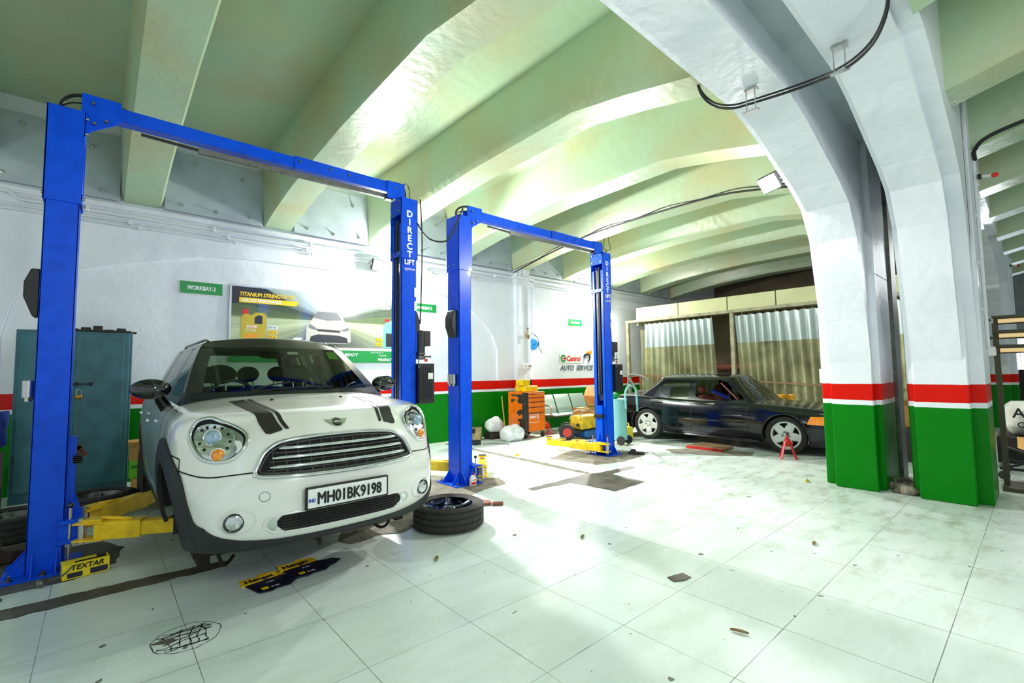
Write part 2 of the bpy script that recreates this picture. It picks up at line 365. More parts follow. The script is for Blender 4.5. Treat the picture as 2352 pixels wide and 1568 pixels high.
# lintel-mounted cover plates between rib ends on the left wall
for n in range(len(ribX)-1):
    x0 = ribX[n]+.24; x1 = ribX[n+1]-.24
    if 7.0 < x0 < 7.5: pass
    pl = struct(MB().box(x0, x1, W0-.07, W0-.03, 3.76, 4.62).build('wall_plate', 'plate_grey', bevel=.004))
    for bx, bz in ((x0+.2, 3.86), (x1-.18, 3.86), (x0+.35, 4.5), (x1-.3, 4.42), ((x0+x1)/2, 3.84)):
        bm_ = MB(); bm_.cyl((bx, W0-.07, bz), (bx, W0-.078, bz), .028, n=12); bm_.cyl((bx, W0-.078, bz), (bx, W0-.1, bz), .017, n=6); bm_.cyl((bx, W0-.1, bz), (bx, W0-.13, bz), .009, n=8)
        bm_.build('bolt', 'steel', pl)
# cement patches and cable chases let into the tile floor
PATCHN = [0]
def patch(pts, m='cement', h=.0025):
    PATCHN[0] += 1; h = .0015+.0004*PATCHN[0]
    rnd = random.Random(int(abs(pts[0][0])*1000)); out = []
    n = len(pts)
    for i in range(n):
        a = Vector(pts[i]); b = Vector(pts[(i+1) % n]); k = max(1, int((b-a).length/.07))
        for t in range(k):
            q = a.lerp(b, t/k)+Vector((rnd.uniform(-.012, .012), rnd.uniform(-.012, .012))); out.append((q.x, q.y))
    return struct(MB().prism(out, 'z', -.01, h).build('floor_patch', m, smooth=0))
patch([(-3, 4.08), (.73, 4.06), (.76, 4.17), (.68, 4.2), (-.3, 4.25), (-3, 4.27)], 'dark_cement')
patch([(-2.2, 4.5), (-.1, 4.52), (.02, 4.65), (.14, 4.72), (.16, 4.95), (.2, 5.1), (.06, 5.4), (-.9, 5.5), (-2.2, 5.4)], 'dark_cement')
patch([(5.02, 4.2), (5.12, 4.2), (5.2, 5.5), (5.2, 6.6), (5.26, 7.9), (5.14, 7.9), (5.1, 6.4)], 'cement')
patch([(4.54, 3.38), (5.21, 3.39), (5.25, 3.95), (5.85, 3.98), (5.87, 4.1), (5.2, 4.12), (5.0, 4.2), (3.9, 4.17), (3.87, 4.07), (4.5, 4.02)], 'dark_cement', .003)
patch([(5.5, 5.35), (5.62, 4.5), (6.1, 4.36), (6.65, 4.42), (7.1, 4.55), (6.8, 5.3), (6.3, 5.6)], 'cement')
patch([(2.95, 5.3), (2.9, 4.6), (3.2, 4.4), (3.5, 4.5), (3.88, 4.55), (4.02, 4.85), (3.8, 5.1), (3.3, 5.5)], 'cement')
patch([(1.55, 4.0), (1.62, 3.85), (1.85, 3.9), (2.05, 3.8), (2.35, 3.95), (2.5, 4.3), (2.1, 4.5), (1.7, 4.3)], 'cement')
patch([(2.2, 5.3), (2.3, 4.35), (3.1, 4.5), (3.1, 5.3)], 'cement')
patch([(7.55, 4.5), (7.3, 4.2), (7.6, 3.6), (7.95, 3.2), (8.3, 3.3), (8.0, 4.2)], 'cement')
patch([(.25, 3.15), (.32, 3.12), (.36, 3.14), (.34, 3.17)], 'dark_cement')
patch([(2.92, 1.75), (2.9, 1.70), (2.96, 1.66), (3.03, 1.66), (3.05, 1.72), (2.99, 1.76)], 'dark_cement')
# broken masonry at the foot of the joint between the pillars
mb = MB(); rnd = random.Random(4)
for i in range(26):
    x = 6.72+rnd.random()*.5; y = .99+rnd.random()*.27; r = .03+rnd.random()*.05
    mb.sph((x, y, r*.5), (r, r*1.2, r*.8), 7, 5, Matrix.Rotation(rnd.random()*3, 4, 'Z'))
for v in mb.b.verts: v.co += Vector((rnd.uniform(-.008, .008),)*3)
tag(mb.build('rubble', 'concrete', smooth=20), 'crumbled grey masonry rubble at the foot of the gap between the two green pillars', 'rubble')['kind'] = 'stuff'
# ================================================================== cars
mat('car_white', (236, 238, 232), .22, coat=1, noise=(2.0, (222, 220, 204), .6)); mat('car_black', (4, 8, 18), .12, spec=.35, coat=.35, noise=(2.5, (10, 14, 22), .5))
mat('roof_black', (34, 34, 30), .3, coat=.4, noise=(3, (58, 54, 44), .6)); mat('trim_black', (30, 33, 36), .55, noise=(12, (44, 46, 46), .5), bump=.1, bscale=150)
mat('stripe_black', (44, 44, 38), .45, spec=.2, noise=(2.5, (74, 70, 56), .6)); mat('cavity', (9, 9, 9), .8); mat('brake_rust', (44, 38, 32), .7, .3, noise=(25, (20, 18, 16), .7))
mat('lamp_bowl', (215, 220, 222), .12, .9, noise=(9, (150, 160, 165), .7)); mat('lens_blue', (150, 180, 200), .05, .3, coat=1); mat('amber', (236, 120, 4), .12, coat=1, noise=(60, (255, 190, 30), .8))
mat('seat_dark', (52, 52, 44), .8, spec=.1); mat('seat_brown', (126, 66, 52), .55); mat('beige', (206, 200, 160), .7); mat('alloy_grey', (214, 218, 214), .35, .3); mat('alloy_blue', (10, 22, 60), .1, .8, coat=1)
mat('plate_white', (240, 242, 240), .3); mat('grille_dark', (48, 52, 52), .5, noise=(10, (84, 78, 62), .5)); mat('ink', (6, 10, 12), .4); mat('ind_blue', (40, 70, 190), .4); mat('sticker_green', (120, 200, 40), .5)
glassmat('windscreen', (218, 228, 208), .045); glassmat('lamp_glass', (232, 238, 236), .08); glassmat('side_glass', (150, 168, 150), .10); glassmat('dark_glass', (96, 112, 104), .12)
def lerp(a, b, t): return a+(b-a)*t
def interp(tab, x):
    if x <= tab[0][0]: return tab[0][1]
    for (a, p), (b, q) in zip(tab, tab[1:]):
        if x <= b:
            t = (x-a)/(b-a); return p+(q-p)*t
    return tab[-1][1]
def boxcage(J, K, I, pos, tagf, sub=2):
    """quads on the surface of a (2J x K x I) lattice without its underside; pos(i,j,k)->xyz with j in -J..J; tagf(face,i,j,k)->slot or None"""
    b = bmesh.new(); V = {}
    def v(i, j, k):
        key = (i, j, k)
        if key not in V:
            x, y, z = pos(i, abs(j), k); V[key] = b.verts.new((x if j >= 0 else -x, y, z))
        return V[key]
    def f(q, t):
        if t is None: return
        fc = b.faces.new([v(*a) for a in q]); fc.material_index = t; fc.smooth = True
    for j in range(-J, J):
        jj = j if j >= 0 else -j-1
        for k in range(K):
            f([(0, j, k), (0, j+1, k), (0, j+1, k+1), (0, j, k+1)], tagf('front', 0, jj, k)); f([(I, j+1, k), (I, j, k), (I, j, k+1), (I, j+1, k+1)], tagf('rear', I, jj, k))
        for i in range(I): f([(i, j, K), (i, j+1, K), (i+1, j+1, K), (i+1, j, K)], tagf('top', i, jj, K))
    for i in range(I):
        for k in range(K):
            for s in (1, -1):
                q = [(i, s*J, k), (i+1, s*J, k), (i+1, s*J, k+1), (i, s*J, k+1)]; f(q if s > 0 else q[::-1], tagf('side', i, s*J, k))
    me = bpy.data.meshes.new('cage'); b.to_mesh(me); b.free(); o = bpy.data.objects.new('cage', me); COL.objects.link(o)
    for t in range(12): me.materials.append(MATS['black'])
    md = o.modifiers.new('s', 'SUBSURF'); md.levels = md.render_levels = sub; md.boundary_smooth = 'PRESERVE_CORNERS'
    res = bpy.data.meshes.new_from_object(o.evaluated_get(bpy.context.evaluated_depsgraph_get())); bpy.data.objects.remove(o)
    out = bmesh.new(); out.from_mesh(res); return out
def cut_arch(b, side, va, za, R, zlow):
    """open the wheel arch on one side of a fine shell; the opening's edge is moved onto the circle"""
    fs = []
    for f in b.faces:
        if all(v.co.x*side > .5 for v in f.verts):
            if abs(f.normal.x) < .3 and f.calc_center_median().z > za+R*.8: continue
            ins = [(math.hypot(v.co.y-va, v.co.z-za) < R) or (abs(v.co.y-va) < R and v.co.z < za) for v in f.verts]
            if all(ins): fs.append(f)
    bmesh.ops.delete(b, geom=fs, context='FACES')
    for v in b.verts:
        if v.co.x*side > .5 and v.link_faces:
            d = math.hypot(v.co.y-va, v.co.z-za)
            if v.co.z < za and abs(v.co.y-va) < R: v.co.y = va+math.copysign(R, v.co.y-va)
            elif d < R and v.is_boundary: s = R/max(d, 1e-4); v.co.y = va+(v.co.y-va)*s; v.co.z = za+(v.co.z-za)*s
def split_parts(b, spec, root, seam='cavity', seam_r=.004):
    """spec: slot -> (name, material, label). every slot becomes a mesh of its own; dark gaps between them"""
    objs = {}
    # seams
    sm = MB(); segs = 0
    for e in b.edges:
        if len(e.link_faces) == 2:
            a, c = (f.material_index for f in e.link_faces)
            if a != c and not (spec[a][1] in GLASSY or spec[c][1] in GLASSY):
                n = (e.link_faces[0].normal+e.link_faces[1].normal).normalized(); p, q = e.verts[0].co, e.verts[1].co
                t = (q-p).normalized(); s = n.cross(t)*seam_r; o = n*.0015
                sm.b.faces.new([sm.b.verts.new(x) for x in (p-s+o, q-s+o, q+s+o, p+s+o)]); segs += 1
    for k, sp in spec.items():
        nb = bmesh.new(); m = {}
        for f in b.faces:
            if f.material_index != k: continue
            vs = []
            for v in f.verts:
                if v.index not in m: m[v.index] = nb.verts.new(v.co)
                vs.append(m[v.index])
            nb.faces.new(vs)
        if not nb.faces: nb.free(); continue
        me = bpy.data.meshes.new(sp[0]); nb.to_mesh(me); nb.free()
        o = link(sp[0], me, sp[1], root, smooth=180); objs[k] = o
        if len(sp) > 2 and sp[2]: o['label'] = sp[2]
    if segs: sm.build('panel_gap', seam, root, fixn=False, smooth=0)
    else: sm.b.free()
    return objs
GLASSY = ('windscreen', 'side_glass', 'dark_glass')
def reindex(b):
    b.verts.index_update(); b.faces.index_update(); b.verts.ensure_lookup_table(); b.faces.ensure_lookup_table(); b.normal_update()
class Skin:
    """casts onto a shell: front(u,z), side(v,z,s), top(u,v), wrap(a,z,s): a runs from the nose centre round the corner and along the flank"""
    def __init__(s, b, R=.45, W=.9, vc=.5):
        s.t = BVHTree.FromBMesh(b); s.R = R; s.W = W; s.vc = vc
    def cast(s, o, d, off=0):
        o = Vector(o); zz = o.z; lo = getattr(s, 'zmin', None)
        if lo is not None and abs(d[2]) < 1e-6 and zz < lo: o.z = lo
        h = s.t.ray_cast(o, Vector(d))
        if lo is not None and abs(d[2]) < 1e-6 and zz < lo and h[0] is not None:
            n = h[1] if h[1].dot(Vector(d)) < 0 else -h[1]; p = h[0]+n*off; p.z = zz; return p
        if h[0] is None: h = s.t.find_nearest(Vector(o)+Vector(d)*1.0)
        n = h[1] if h[1].dot(Vector(d)) < 0 else -h[1]
        return h[0]+n*off
    def front(s, u, z, off=0): return s.cast((u, -1, z), (0, 1, 0), off)
    def side(s, v, z, sg, off=0): return s.cast((sg*2, v, z), (-sg, 0, 0), off)
    def top(s, u, v, off=0): return s.cast((u, v, 2), (0, 0, -1), off)
    def wrap(s, a, z, sg, off=0):
        x0 = s.W-s.R; q = s.R*PI/2
        if a < x0: return s.front(a*sg, z, off)
        if a < x0+q:
            t = (a-x0)/s.R; d = Vector((sg*math.sin(t), -math.cos(t), 0)); c = Vector((sg*x0, s.vc, z)); return s.cast(c+d*2, -d, off)
        return s.side(s.vc+a-x0-q, z, sg, off)
def band(mb, f, A, B, n, m, off=.0, edge=.012):
    """patch between two curves A(t), B(t) of surface coordinates, f(a,z,off)->point, with an outer skirt that gives thickness"""
    rows = []
    for i in range(n+1):
        t = i/n; a = A(t); b = B(t); r = [f(a[0], a[1], -edge)]
        for j in range(m+1): s = j/m; r.append(f(lerp(a[0], b[0], s), lerp(a[1], b[1], s), off))
        r.append(f(b[0], b[1], -edge)); rows.append(r)
    mb.grid(rows); return mb
def pl(pts):
    """piecewise linear curve through 2-D points, by index"""
    def g(t):
        x = t*(len(pts)-1); i = min(int(x), len(pts)-2); q = x-i; return (lerp(pts[i][0], pts[i+1][0], q), lerp(pts[i][1], pts[i+1][1], q))
    return g
def smoothloop(pts, sub=5): return [(p.x, p.y) for p in catmull([Vector((a, b, 0)) for a, b in pts], True, sub)]
def fillskin(mb, f, loop, off, rings=7, c=None):
    """disc-like patch inside a closed loop of surface coordinates"""
    cx, cy = c or (sum(p[0] for p in loop)/len(loop), sum(p[1] for p in loop)/len(loop)); R = []
    for k in range(rings):
        s = 1-k/rings; R.append([mb.b.verts.new(f(cx+(x-cx)*s, cy+(y-cy)*s, off(s) if callable(off) else off)) for x, y in loop])
    n = len(loop); c = mb.b.verts.new(f(cx, cy, off(0) if callable(off) else off))
    for A, B in zip(R, R[1:]):
        for i in range(n): mb.b.faces.new((A[i], A[(i+1) % n], B[(i+1) % n], B[i]))
    for i in range(n): mb.b.faces.new((R[-1][i], R[-1][(i+1) % n], c))
    return mb
# ------------------------------------------------------------------ wheels
def wheel_parts(root, R, wd, rim, spokes, rim_mat, axis='x', style='five', tread=True, sgn=-1):
    """tyre + rim as children of root; the outer face looks along sgn*axis"""
    r0 = rim; h = wd/2
    prof = [(r0-.005, -h*.78), (r0+.02, -h*.9), (R-.06, -h), (R-.02, -h*.86), (R-.006, -h*.72)]
    nt_ = 4; cur = -h*.72
    for g in (-.36, -.12, .12, .36):
        prof += [(R-.001, g*wd-.0065 if True else 0), (R-.009, g*wd-.005), (R-.009, g*wd+.005), (R-.001, g*wd+.0065)]
    prof += [(R-.006, h*.72), (R-.02, h*.86), (R-.06, h), (r0+.02, h*.9), (r0-.005, h*.78)]
    mb = MB(); mb.lathe(prof, (0, 0, 0), axis, 64)
    A = {'x': Vector((1, 0, 0)), 'z': Vector((0, 0, 1))}[axis]; X = A.orthogonal().normalized(); Y = A.cross(X)
    def P(r, t, a): return X*math.cos(t)*r+Y*math.sin(t)*r+A*a*sgn
    if tread:
        tb = mb; n0 = len(mb.b.faces)
        for i in range(60):
            t = 2*PI*i/60
            for a0, a1, sk in ((-.43*wd, -.365*wd, .0), (.365*wd, .43*wd, .0), (-.3*wd, -.2*wd, .03), (.2*wd, .3*wd, .03)):
                rp = lambda a: interp([(0, R), (h*.72, R-.0055), (h*.86, R-.0195), (h, R-.059)], abs(a))+.001; pts = [P(rp(a0), t+.02, a0), P(rp(a0), t+.055, a0), P(rp(a1), t+.055+sk, a1), P(rp(a1), t+.02+sk, a1)]
                tb.poly(pts)
        mb.b.faces.ensure_lookup_table()
        for f in mb.b.faces[n0:]: f.material_index = 1
    mb.build('tyre', ['black_rubber', 'black'], root, smooth=40)
    mb = MB(); o = h*.72*sgn
    mb.lathe([(r0, o), (r0-.012, o*.98), (r0-.02, o*.8), (r0-.035, 0), (r0-.03, -o*.9), (r0, -o)], (0, 0, 0), axis, 48)
    mb.build('rim', rim_mat, root, smooth=40)
    mb = MB()
    if style == 'five':        # broad five-spoke face with oval windows between them
        n = 60
        rr = [.045, .075, r0*.52, r0*.62, r0*.74, r0*.86, r0*.90, r0-.012]; aa = [h*.46, h*.5, h*.6, h*.62, h*.64, h*.62, h*.62, h*.7]
        V = [[mb.b.verts.new(P(r, 2*PI*i/n, a)) for i in range(n)] for r, a in zip(rr, aa)]
        for k in range(len(rr)-1):
            for i in range(n):
                hole = (k == 3 and (i % 12) in (4, 5, 6, 7)) or (k == 4 and (i % 12) in (3, 4, 5, 6, 7, 8))
                hole = hole or (k == 2 and (i % 12) in (5, 6))
                if not hole: mb.b.faces.new((V[k][i], V[k][(i+1) % n], V[k+1][(i+1) % n], V[k+1][i]))
        mb.lathe([(0, sgn*h*.52), (.03, sgn*h*.52), (.045, sgn*h*.46)], (0, 0, 0), axis, 24)
        mb.build('spokes', rim_mat, root, smooth=40, solid=.012)
        mb = MB()
        for i in range(5):
            t = 2*PI*(i+.5)/5-PI/2; mb.cyl(P(.056, t, h*.49), P(.056, t, h*.55), .011, n=8)
        mb.build('wheel_bolts', 'black', root)
    else:
        for i in range(spokes):
            t = 2*PI*i/spokes; dt = .17
            rows = []
            for s in range(7):
                q = s/6; r = lerp(.05, r0-.015, q); ww = lerp(.030, .045, q*q)/r; hh = h*lerp(.42, .66, q)-.012*math.sin(q*PI)
                rows.append([P(r, t-ww, hh-.035), P(r, t-ww*.8, hh), P(r, t, hh+.014), P(r, t+ww*.8, hh), P(r, t+ww, hh-.035)])
            mb.grid(rows)
        mb.lathe([(.0, h*.52*sgn), (.028, h*.52*sgn), (.032, h*.56*sgn), (.05, h*.52*sgn), (.07, h*.3*sgn)], (0, 0, 0), axis, 24)
        mb.build('spokes', rim_mat, root, smooth=50)
    mb = MB(); mb.lathe([(0, -o*.2), (r0-.04, -o*.2), (r0-.035, -o*.6)], (0, 0, 0), axis, 32); mb.build('hub_plate', 'cavity', root)
# ------------------------------------------------------------------ the small white car
def make_mini():
    root = thing('compact_car', 'small white hatchback with black roof and bonnet stripes, raised on the lift', 'car', (1.235, 3.05, .19))
    VL = [0, .30, .46, .60, .74, .88, 1.02, 1.14, 1.4, 1.7, 2.0, 2.28, 2.55, 2.8, 3.05, 3.3, 3.55, 3.8, 4.0, 4.1]
    UL = [0, .22, .42, .58, .74, .88, 1]; I = len(VL)-1; J = len(UL)-1
    ZL = [.16, .23, .32, .44, .55, .65, .71, .79, .87, .93]; K = len(ZL)-1
    slope = [(.16, .13), (.23, .05), (.32, .01), (.44, 0), (.55, .0), (.65, .035), (.71, .055), (.78, .085), (.87, .15), (.93, .26)]
    zc = [(0, .925), (.3, .965), (.46, .985), (.6, 1.0), (.88, 1.035), (1.14, 1.075), (3.8, 1.08), (4.1, 1.06)]
    ze = [(0, .865), (.30, .93), (.46, .95), (.6, .965), (.88, .975), (1.14, .985), (2.5, 1.01), (3.6, 1.04), (4.1, 1.0)]
    W = [(0, .72), (.30, .872), (.46, .895), (.6, .905), (2.0, .90), (3.4, .90), (3.8, .86), (4.1, .70)]
    mz = [(.16, .925), (.23, .955), (.32, .975), (.44, .99), (.53, 1.0), (.68, 1.0), (.78, .995), (.87, .975), (.93, .925)]
    def pos(i, j, k):
        a = UL[j]; z0 = ZL[k]; v = VL[i]
        tz = (z0-.16)/.77; top = ze_ = interp(ze, v); top = lerp(interp(zc, v), ze_, a**3)
        z = .16+(top-.16)*tz
        w = interp(W, v)*interp(mz, z0)
        if i == 0: w = .765*(1.0 if z0 < .8 else interp([(.8, 1), (.93, .97)], z0)); vv = .185*a**3+interp(slope, z0)+(.05*a**3 if z0 > .6 else 0)
        elif i == I: vv = v-.16*a**3-interp([(.2, .1), (.45, 0), (.7, .02), (.93, .1)], z0)
        else: vv = v+.185*a**3*max(0, 1-(v-.1)/.75)
        return (a*w, vv, z)
    def tagf(f, i, j, k):
        if f == 'front': return 1 if k >= 5 else 2            # 1 bonnet, 2 bumper
        if f == 'rear': return 0
        if f == 'top':
            if i >= 7 and i <= 16 and j < J-1: return None
            return 1 if i < 6 else 0
        v = VL[i]; r = 0 if j > 0 else 1
        if i < 1: return 1 if k >= 5 else 2
        if i < 5 and k >= 6: return 1
        if i < 2: return 2
        if 7 <= i <= 10 and 1 <= k: return 3+r
        if 11 <= i <= 13 and 1 <= k: return 5+r
        return 0
    b = boxcage(J, K, I, pos, tagf)
    reindex(b); sk = Skin(b, .40, .86, .45); sk.zmin = .168
    for s in (1, -1):
        cut_arch(b, s, .80, .30, .355, .2); cut_arch(b, s, 3.40, .30, .365, .2)
    reindex(b)
    split_parts(b, {0: ('body', 'car_white'), 1: ('bonnet', 'car_white'), 2: ('bumper', 'car_white'), 3: ('front_door', 'car_white'), 4: ('front_door', 'car_white'), 5: ('rear_door', 'car_white'), 6: ('rear_door', 'car_white')}, root)
    b.free()
    # greenhouse
    UG = [0, .35, .65, .87, 1]; ZG = [.985, 1.045, 1.15, 1.27, 1.38, 1.455, 1.50]
    VG = [(.93, 1.64), (1.17, 1.73), (1.55, 1.86), (1.9, 2.0), (2.06, 2.14), (2.5, 2.5), (2.92, 2.86), (3.05, 2.96), (3.45, 3.3), (3.62, 3.45), (3.8, 3.62)]
    Ig = len(VG)-1; Kg = len(ZG)-1; Jg = 4; HW = [(.985, .80), (1.045, .775), (1.27, .69), (1.455, .60), (1.5, .565)]
    def gpos(i, j, k):
        z = ZG[k]; a = UG[j]; t = (z-1.0)/.5; v0, v1 = VG[i]; w = interp(HW, z)*(1 if i < 8 else lerp(1, .93, (i-8)/2)); v = lerp(v0, v1, t)
        if i == 0: v += .17*a**2.4*(1-.35*t); w *= 1.0
        if k == Kg: z = 1.5+.075*(1-a**2.2)*(1-((i-4.5)/7)**2); v = v1+(.05 if i == 0 else 0)+(.15*a**2.4*.65 if i == 0 else 0)
        if i == Ig: v -= .12*a**2
        return (a*w, v, z)
    def gt(f, i, j, k):
        if f == 'top': return 1
        if k == Kg-1: return 1
        if f in ('front', 'rear'): return (2 if f == 'front' else 5) if (0 < k < Kg-1 and j < 3) else 0
        if k == 0: return 0
        r = 0 if j > 0 else 1
        if i in (1, 2): return 3+r
        if i in (4, 5): return 6+r
        if i == 7: return 8+r
        return 0
    g = boxcage(Jg, Kg, Ig, gpos, gt); reindex(g)
    split_parts(g, {0: ('pillar_trim', 'roof_black'), 1: ('roof', 'roof_black', 'dusty black roof'), 2: ('windscreen', 'windscreen'), 3: ('door_glass', 'side_glass'), 4: ('door_glass', 'side_glass'), 6: ('door_glass', 'side_glass'), 7: ('door_glass', 'side_glass'), 8: ('quarter_glass', 'side_glass'), 9: ('quarter_glass', 'side_glass'), 5: ('rear_window', 'side_glass')}, root, seam='black')
    gs = Skin(g, .3, .7, 1.4); g.free()
    for s in (1, -1):
        MB().tube([gs.cast((s*.52, v, 3), (0, 0, -1), .0 if v in (1.85, 3.3) else .022) for v in (1.85, 1.98, 2.4, 2.9, 3.2, 3.3)], .013, 8).build('roof_rail', 'roof_black', root)
        # chrome belt line and wing highlight
        MB().tube([sk.side(v, .985 if v < 1.6 else lerp(.985, 1.0, (v-1.6)/2), s, -.005) for v in (1.15, 1.5, 2.0, 2.5, 3.0, 3.6)], .007, 6).build('belt_moulding', 'chrome', root)
    # black lower cladding, wheel-arch flares and lip
    def fl(s):
        return lambda a, z, off: sk.wrap(a, z, s, off)
    aw = lambda v: .86-.40+.40*PI/2+(v-.45)       # wrap coordinate of a point on the flank
    for s in (1, -1):
        f = fl(s); c = aw(.80)
        inner = [(c+.352*math.cos(t), .30+.35*math.sin(t)) for t in (PI*k/24 for k in range(24, -1, -1))]
        outer = [(c+.50*math.cos(t), .30+.505*math.sin(t)) for t in (PI*k/24 for k in range(24, -1, -1))]
        ins = [(c-.355, .165), (c-.355, .23)]+inner+[(c+.352, .23), (c+.352, .175)]
        out = [(c-.55, .165), (c-.53, .25)]+outer+[(c+.50, .25), (c+.50, .175)]
        band(MB(), f, pl(ins), pl(out), 60, 4, .014).build('wheel_arch_flare', 'trim_black', root, smooth=50)
        c2 = aw(3.40)
        ins = [(c2+.362*math.cos(t), .30+.362*math.sin(t)) for t in (PI*k/24 for k in range(26, -3, -1))]
        out = [(c2+.43*math.cos(t), .30+.43*math.sin(t)) for t in (PI*k/24 for k in range(26, -3, -1))]
        band(MB(), f, pl(ins), pl(out), 50, 3, .014).build('wheel_arch_flare', 'trim_black', root, smooth=50)
        band(MB(), f, pl([(c+.44, .20), (c2-.42, .20)]), pl([(c+.44, .30), (c2-.42, .30)]), 20, 3, .012).build('sill_trim', 'trim_black', root, smooth=50)
        band(MB(), f, pl([(c+.46, .315), (c2-.44, .33)]), pl([(c+.46, .33), (c2-.44, .345)]), 20, 1, .012).build('sill_moulding', 'chrome', root, smooth=50)
        # dark corner sweeping from the arch into the chin
        hi = [(c-.47, .47), (.935, .412), (.905, .36), (.87, .34), (.818, .328), (.785, .305), (.75, .285), (.70, .263), (.60, .238), (.4, .215), (.2, .208), (0, .206)]
        lo = [(c-.36, .165), (.98, .165), (.93, .165), (.88, .162), (.83, .16), (.79, .158), (.75, .158), (.70, .158), (.60, .156), (.4, .156), (.2, .156), (0, .156)]
        band(MB(), f, pl(lo), pl(hi), 70, 5, .012).build('chin_spoiler', 'trim_black', root, smooth=50)
        # liner in the arch
        mb = MB(); mb.grid([[(s*(.875-d), .80+r_*math.cos(t), .30+r_*math.sin(t)) for t in (lerp(-.05, PI+.1, k/30) for k in range(31))] for d, r_ in ((0, .353), (.12, .356), (.28, .35), (.34, .1))])
        mb.build('arch_liner', 'cavity', root, smooth=40)
        mb = MB(); mb.lathe([(.362, .0), (.37, .30), (0, .32)], (s*.87, 3.40, .30), 'x' if s < 0 else (-1, 0, 0), 40); mb.build('arch_liner', 'cavity', root, smooth=40)
        wr = bpy.data.objects.new('wheel', None); COL.objects.link(wr); wr.parent = root; wr.location = (s*.78, 3.40, .17)
        wheel_parts(wr, .325, .215, .22, 5, 'alloy_blue', 'x', 'spk', False, s)
    # front-left hub without its wheel: disc, caliper, strut
    for s in (-1, 1):
        mb = MB(); mb.lathe([(0, 0), (.07, 0), (.07, .03), (.145, .03), (.145, .05), (.07, .055), (0, .055)], (s*.70, .80, .14), 'x', 32); hub = mb.build('brake_disc', 'dull_steel', root)
        mb = MB(); mb.box(s*.70-.05, s*.70+.08, .60, .72, .04, .26); mb.box(s*.70-.02, s*.70+.05, .64, .95, -.03, .05); mb.cyl((s*.66, .8, .1), (s*.56, .82, .75), .035); mb.tube([(s*.66, .62, .2), (s*.6, .6, .0), (s*.56, .66, -.06), (s*.5, .7, -.02)], .012); mb.box(s*.5-.1, s*.5+.16, .7, .9, .0, .05)
        mb.build('brake_caliper', 'brake_rust', root, bevel=.01)
    MB().tube([(-.15, .35, .2), (-.13, .33, .13), (-.1, .32, .10), (-.07, .3, .09), (-.06, .3, .05)], .014).build('tow_bracket', 'brake_rust', root)
    MB().box(-.62, .62, .32, 3.8, .172, .20).build('underbody', 'cavity', root)
    # headlights
    HL = [(.812, .829), (.80, .885), (.765, .928), (.703, .943), (.63, .917), (.56, .873), (.530, .832), (.544, .782), (.590, .726), (.632, .697), (.695, .689), (.753, .706), (.788, .754)]
    for s in (1, -1):
        f = lambda a, z, off, s=s: sk.front(a*s, z, off)
        loop = smoothloop(HL)
        cx = .675; cy = .815
        sc = lambda k: [(cx+(x-cx)*k, cy+(y-cy)*k) for x, y in loop]
        h = fillskin(MB(), f, sc(.97), lambda q: .004+.002*(1-q), 8).build('headlight', 'cavity', root, smooth=180)
        MB().tube([f(a, z, .006) for a, z in sc(.97)], .0125, 8, True, False).build('headlight_bezel', 'chrome', h, smooth=60)
        fillskin(MB(), f, [(x+.002, y-.009) for x, y in sc(.83)], lambda q: .010+.002*(1-q), 8).build('reflector', 'lamp_bowl', h, smooth=180)
        ax = Vector((s*.35, -1, .25)).normalized(); X = ax.orthogonal().normalized(); Y = ax.cross(X)
        P0 = f(.692, .815, .030)
        mb = MB(); mb.lathe([(.045, -.02), (.052, .0), (.049, .006), (.042, .004)], P0, ax, 32); mb.build('projector_ring', 'chrome', h, smooth=50)
        mb = MB(); mb.lathe([(.043, .0), (.035, .012), (.018, .018), (0, .02)], P0, ax, 28); mb.build('projector_lens', 'lens_blue', h, smooth=180)
        for i in range(12):
            t = 2*PI*i/12+.2; q = f(.692+.074*math.cos(t), .815+.074*math.sin(t), .0135)
            if q.z > .765 and math.cos(t) < .95: MB().sph(q, (.009, .005, .009), 10, 6).build('vent_hole', 'cavity', h)
        MB().tube([f(.692+.095*math.cos(t), .815+.092*math.sin(t), .012) for t in (lerp(-.5, 3.8, k/24) for k in range(25))], .0025, 6, False, False).build('reflector_ring', 'chrome', h)
        P0 = f(.680, .730, .012); ax2 = Vector((s*.3, -1, .05)).normalized()
        mb = MB(); mb.lathe([(.036, .004), (.03, .012), (.016, .018), (0, .02)], P0, ax2, 24); mb.build('indicator_lamp', 'amber', h, smooth=180)
        mb = MB(); mb.lathe([(.036, -.006), (.042, .004), (.036, .007)], P0, ax2, 24); mb.build('indicator_ring', 'white_plastic', h, smooth=50)
        fillskin(MB(), f, smoothloop([(.572, .80), (.60, .80), (.59, .765), (.60, .735), (.565, .77)], 3), .014, 3).build('side_reflector', 'white_plastic', h, smooth=180)
        # fog lamp
        P0 = f(.622, .355, .0); ax3 = Vector((s*.22, -1, .0)).normalized()
        mb = MB(); mb.lathe([(.054, -.02), (.054, .010), (.046, .014), (.046, 0)], P0, ax3, 32); fg = mb.build('fog_lamp', 'black_gloss', root, smooth=40)
        mb = MB(); mb.lathe([(.047, .006), (.035, .012), (.0, .017)], P0, ax3, 28); mb.build('fog_lens', 'lamp_bowl', fg, smooth=180)
        MB().tube([f(.616+.078*math.cos(t)*(1.3 if math.cos(t) < 0 else .95), .357+.072*math.sin(t), -.001) for t in (2*PI*k/28 for k in range(28))], .006, 6, True, False).build('fog_surround', 'car_white', fg, smooth=60)
    # grille: hexagon with chrome frame and three bars
    F = lambda a, z, off: sk.front(a, z, off)
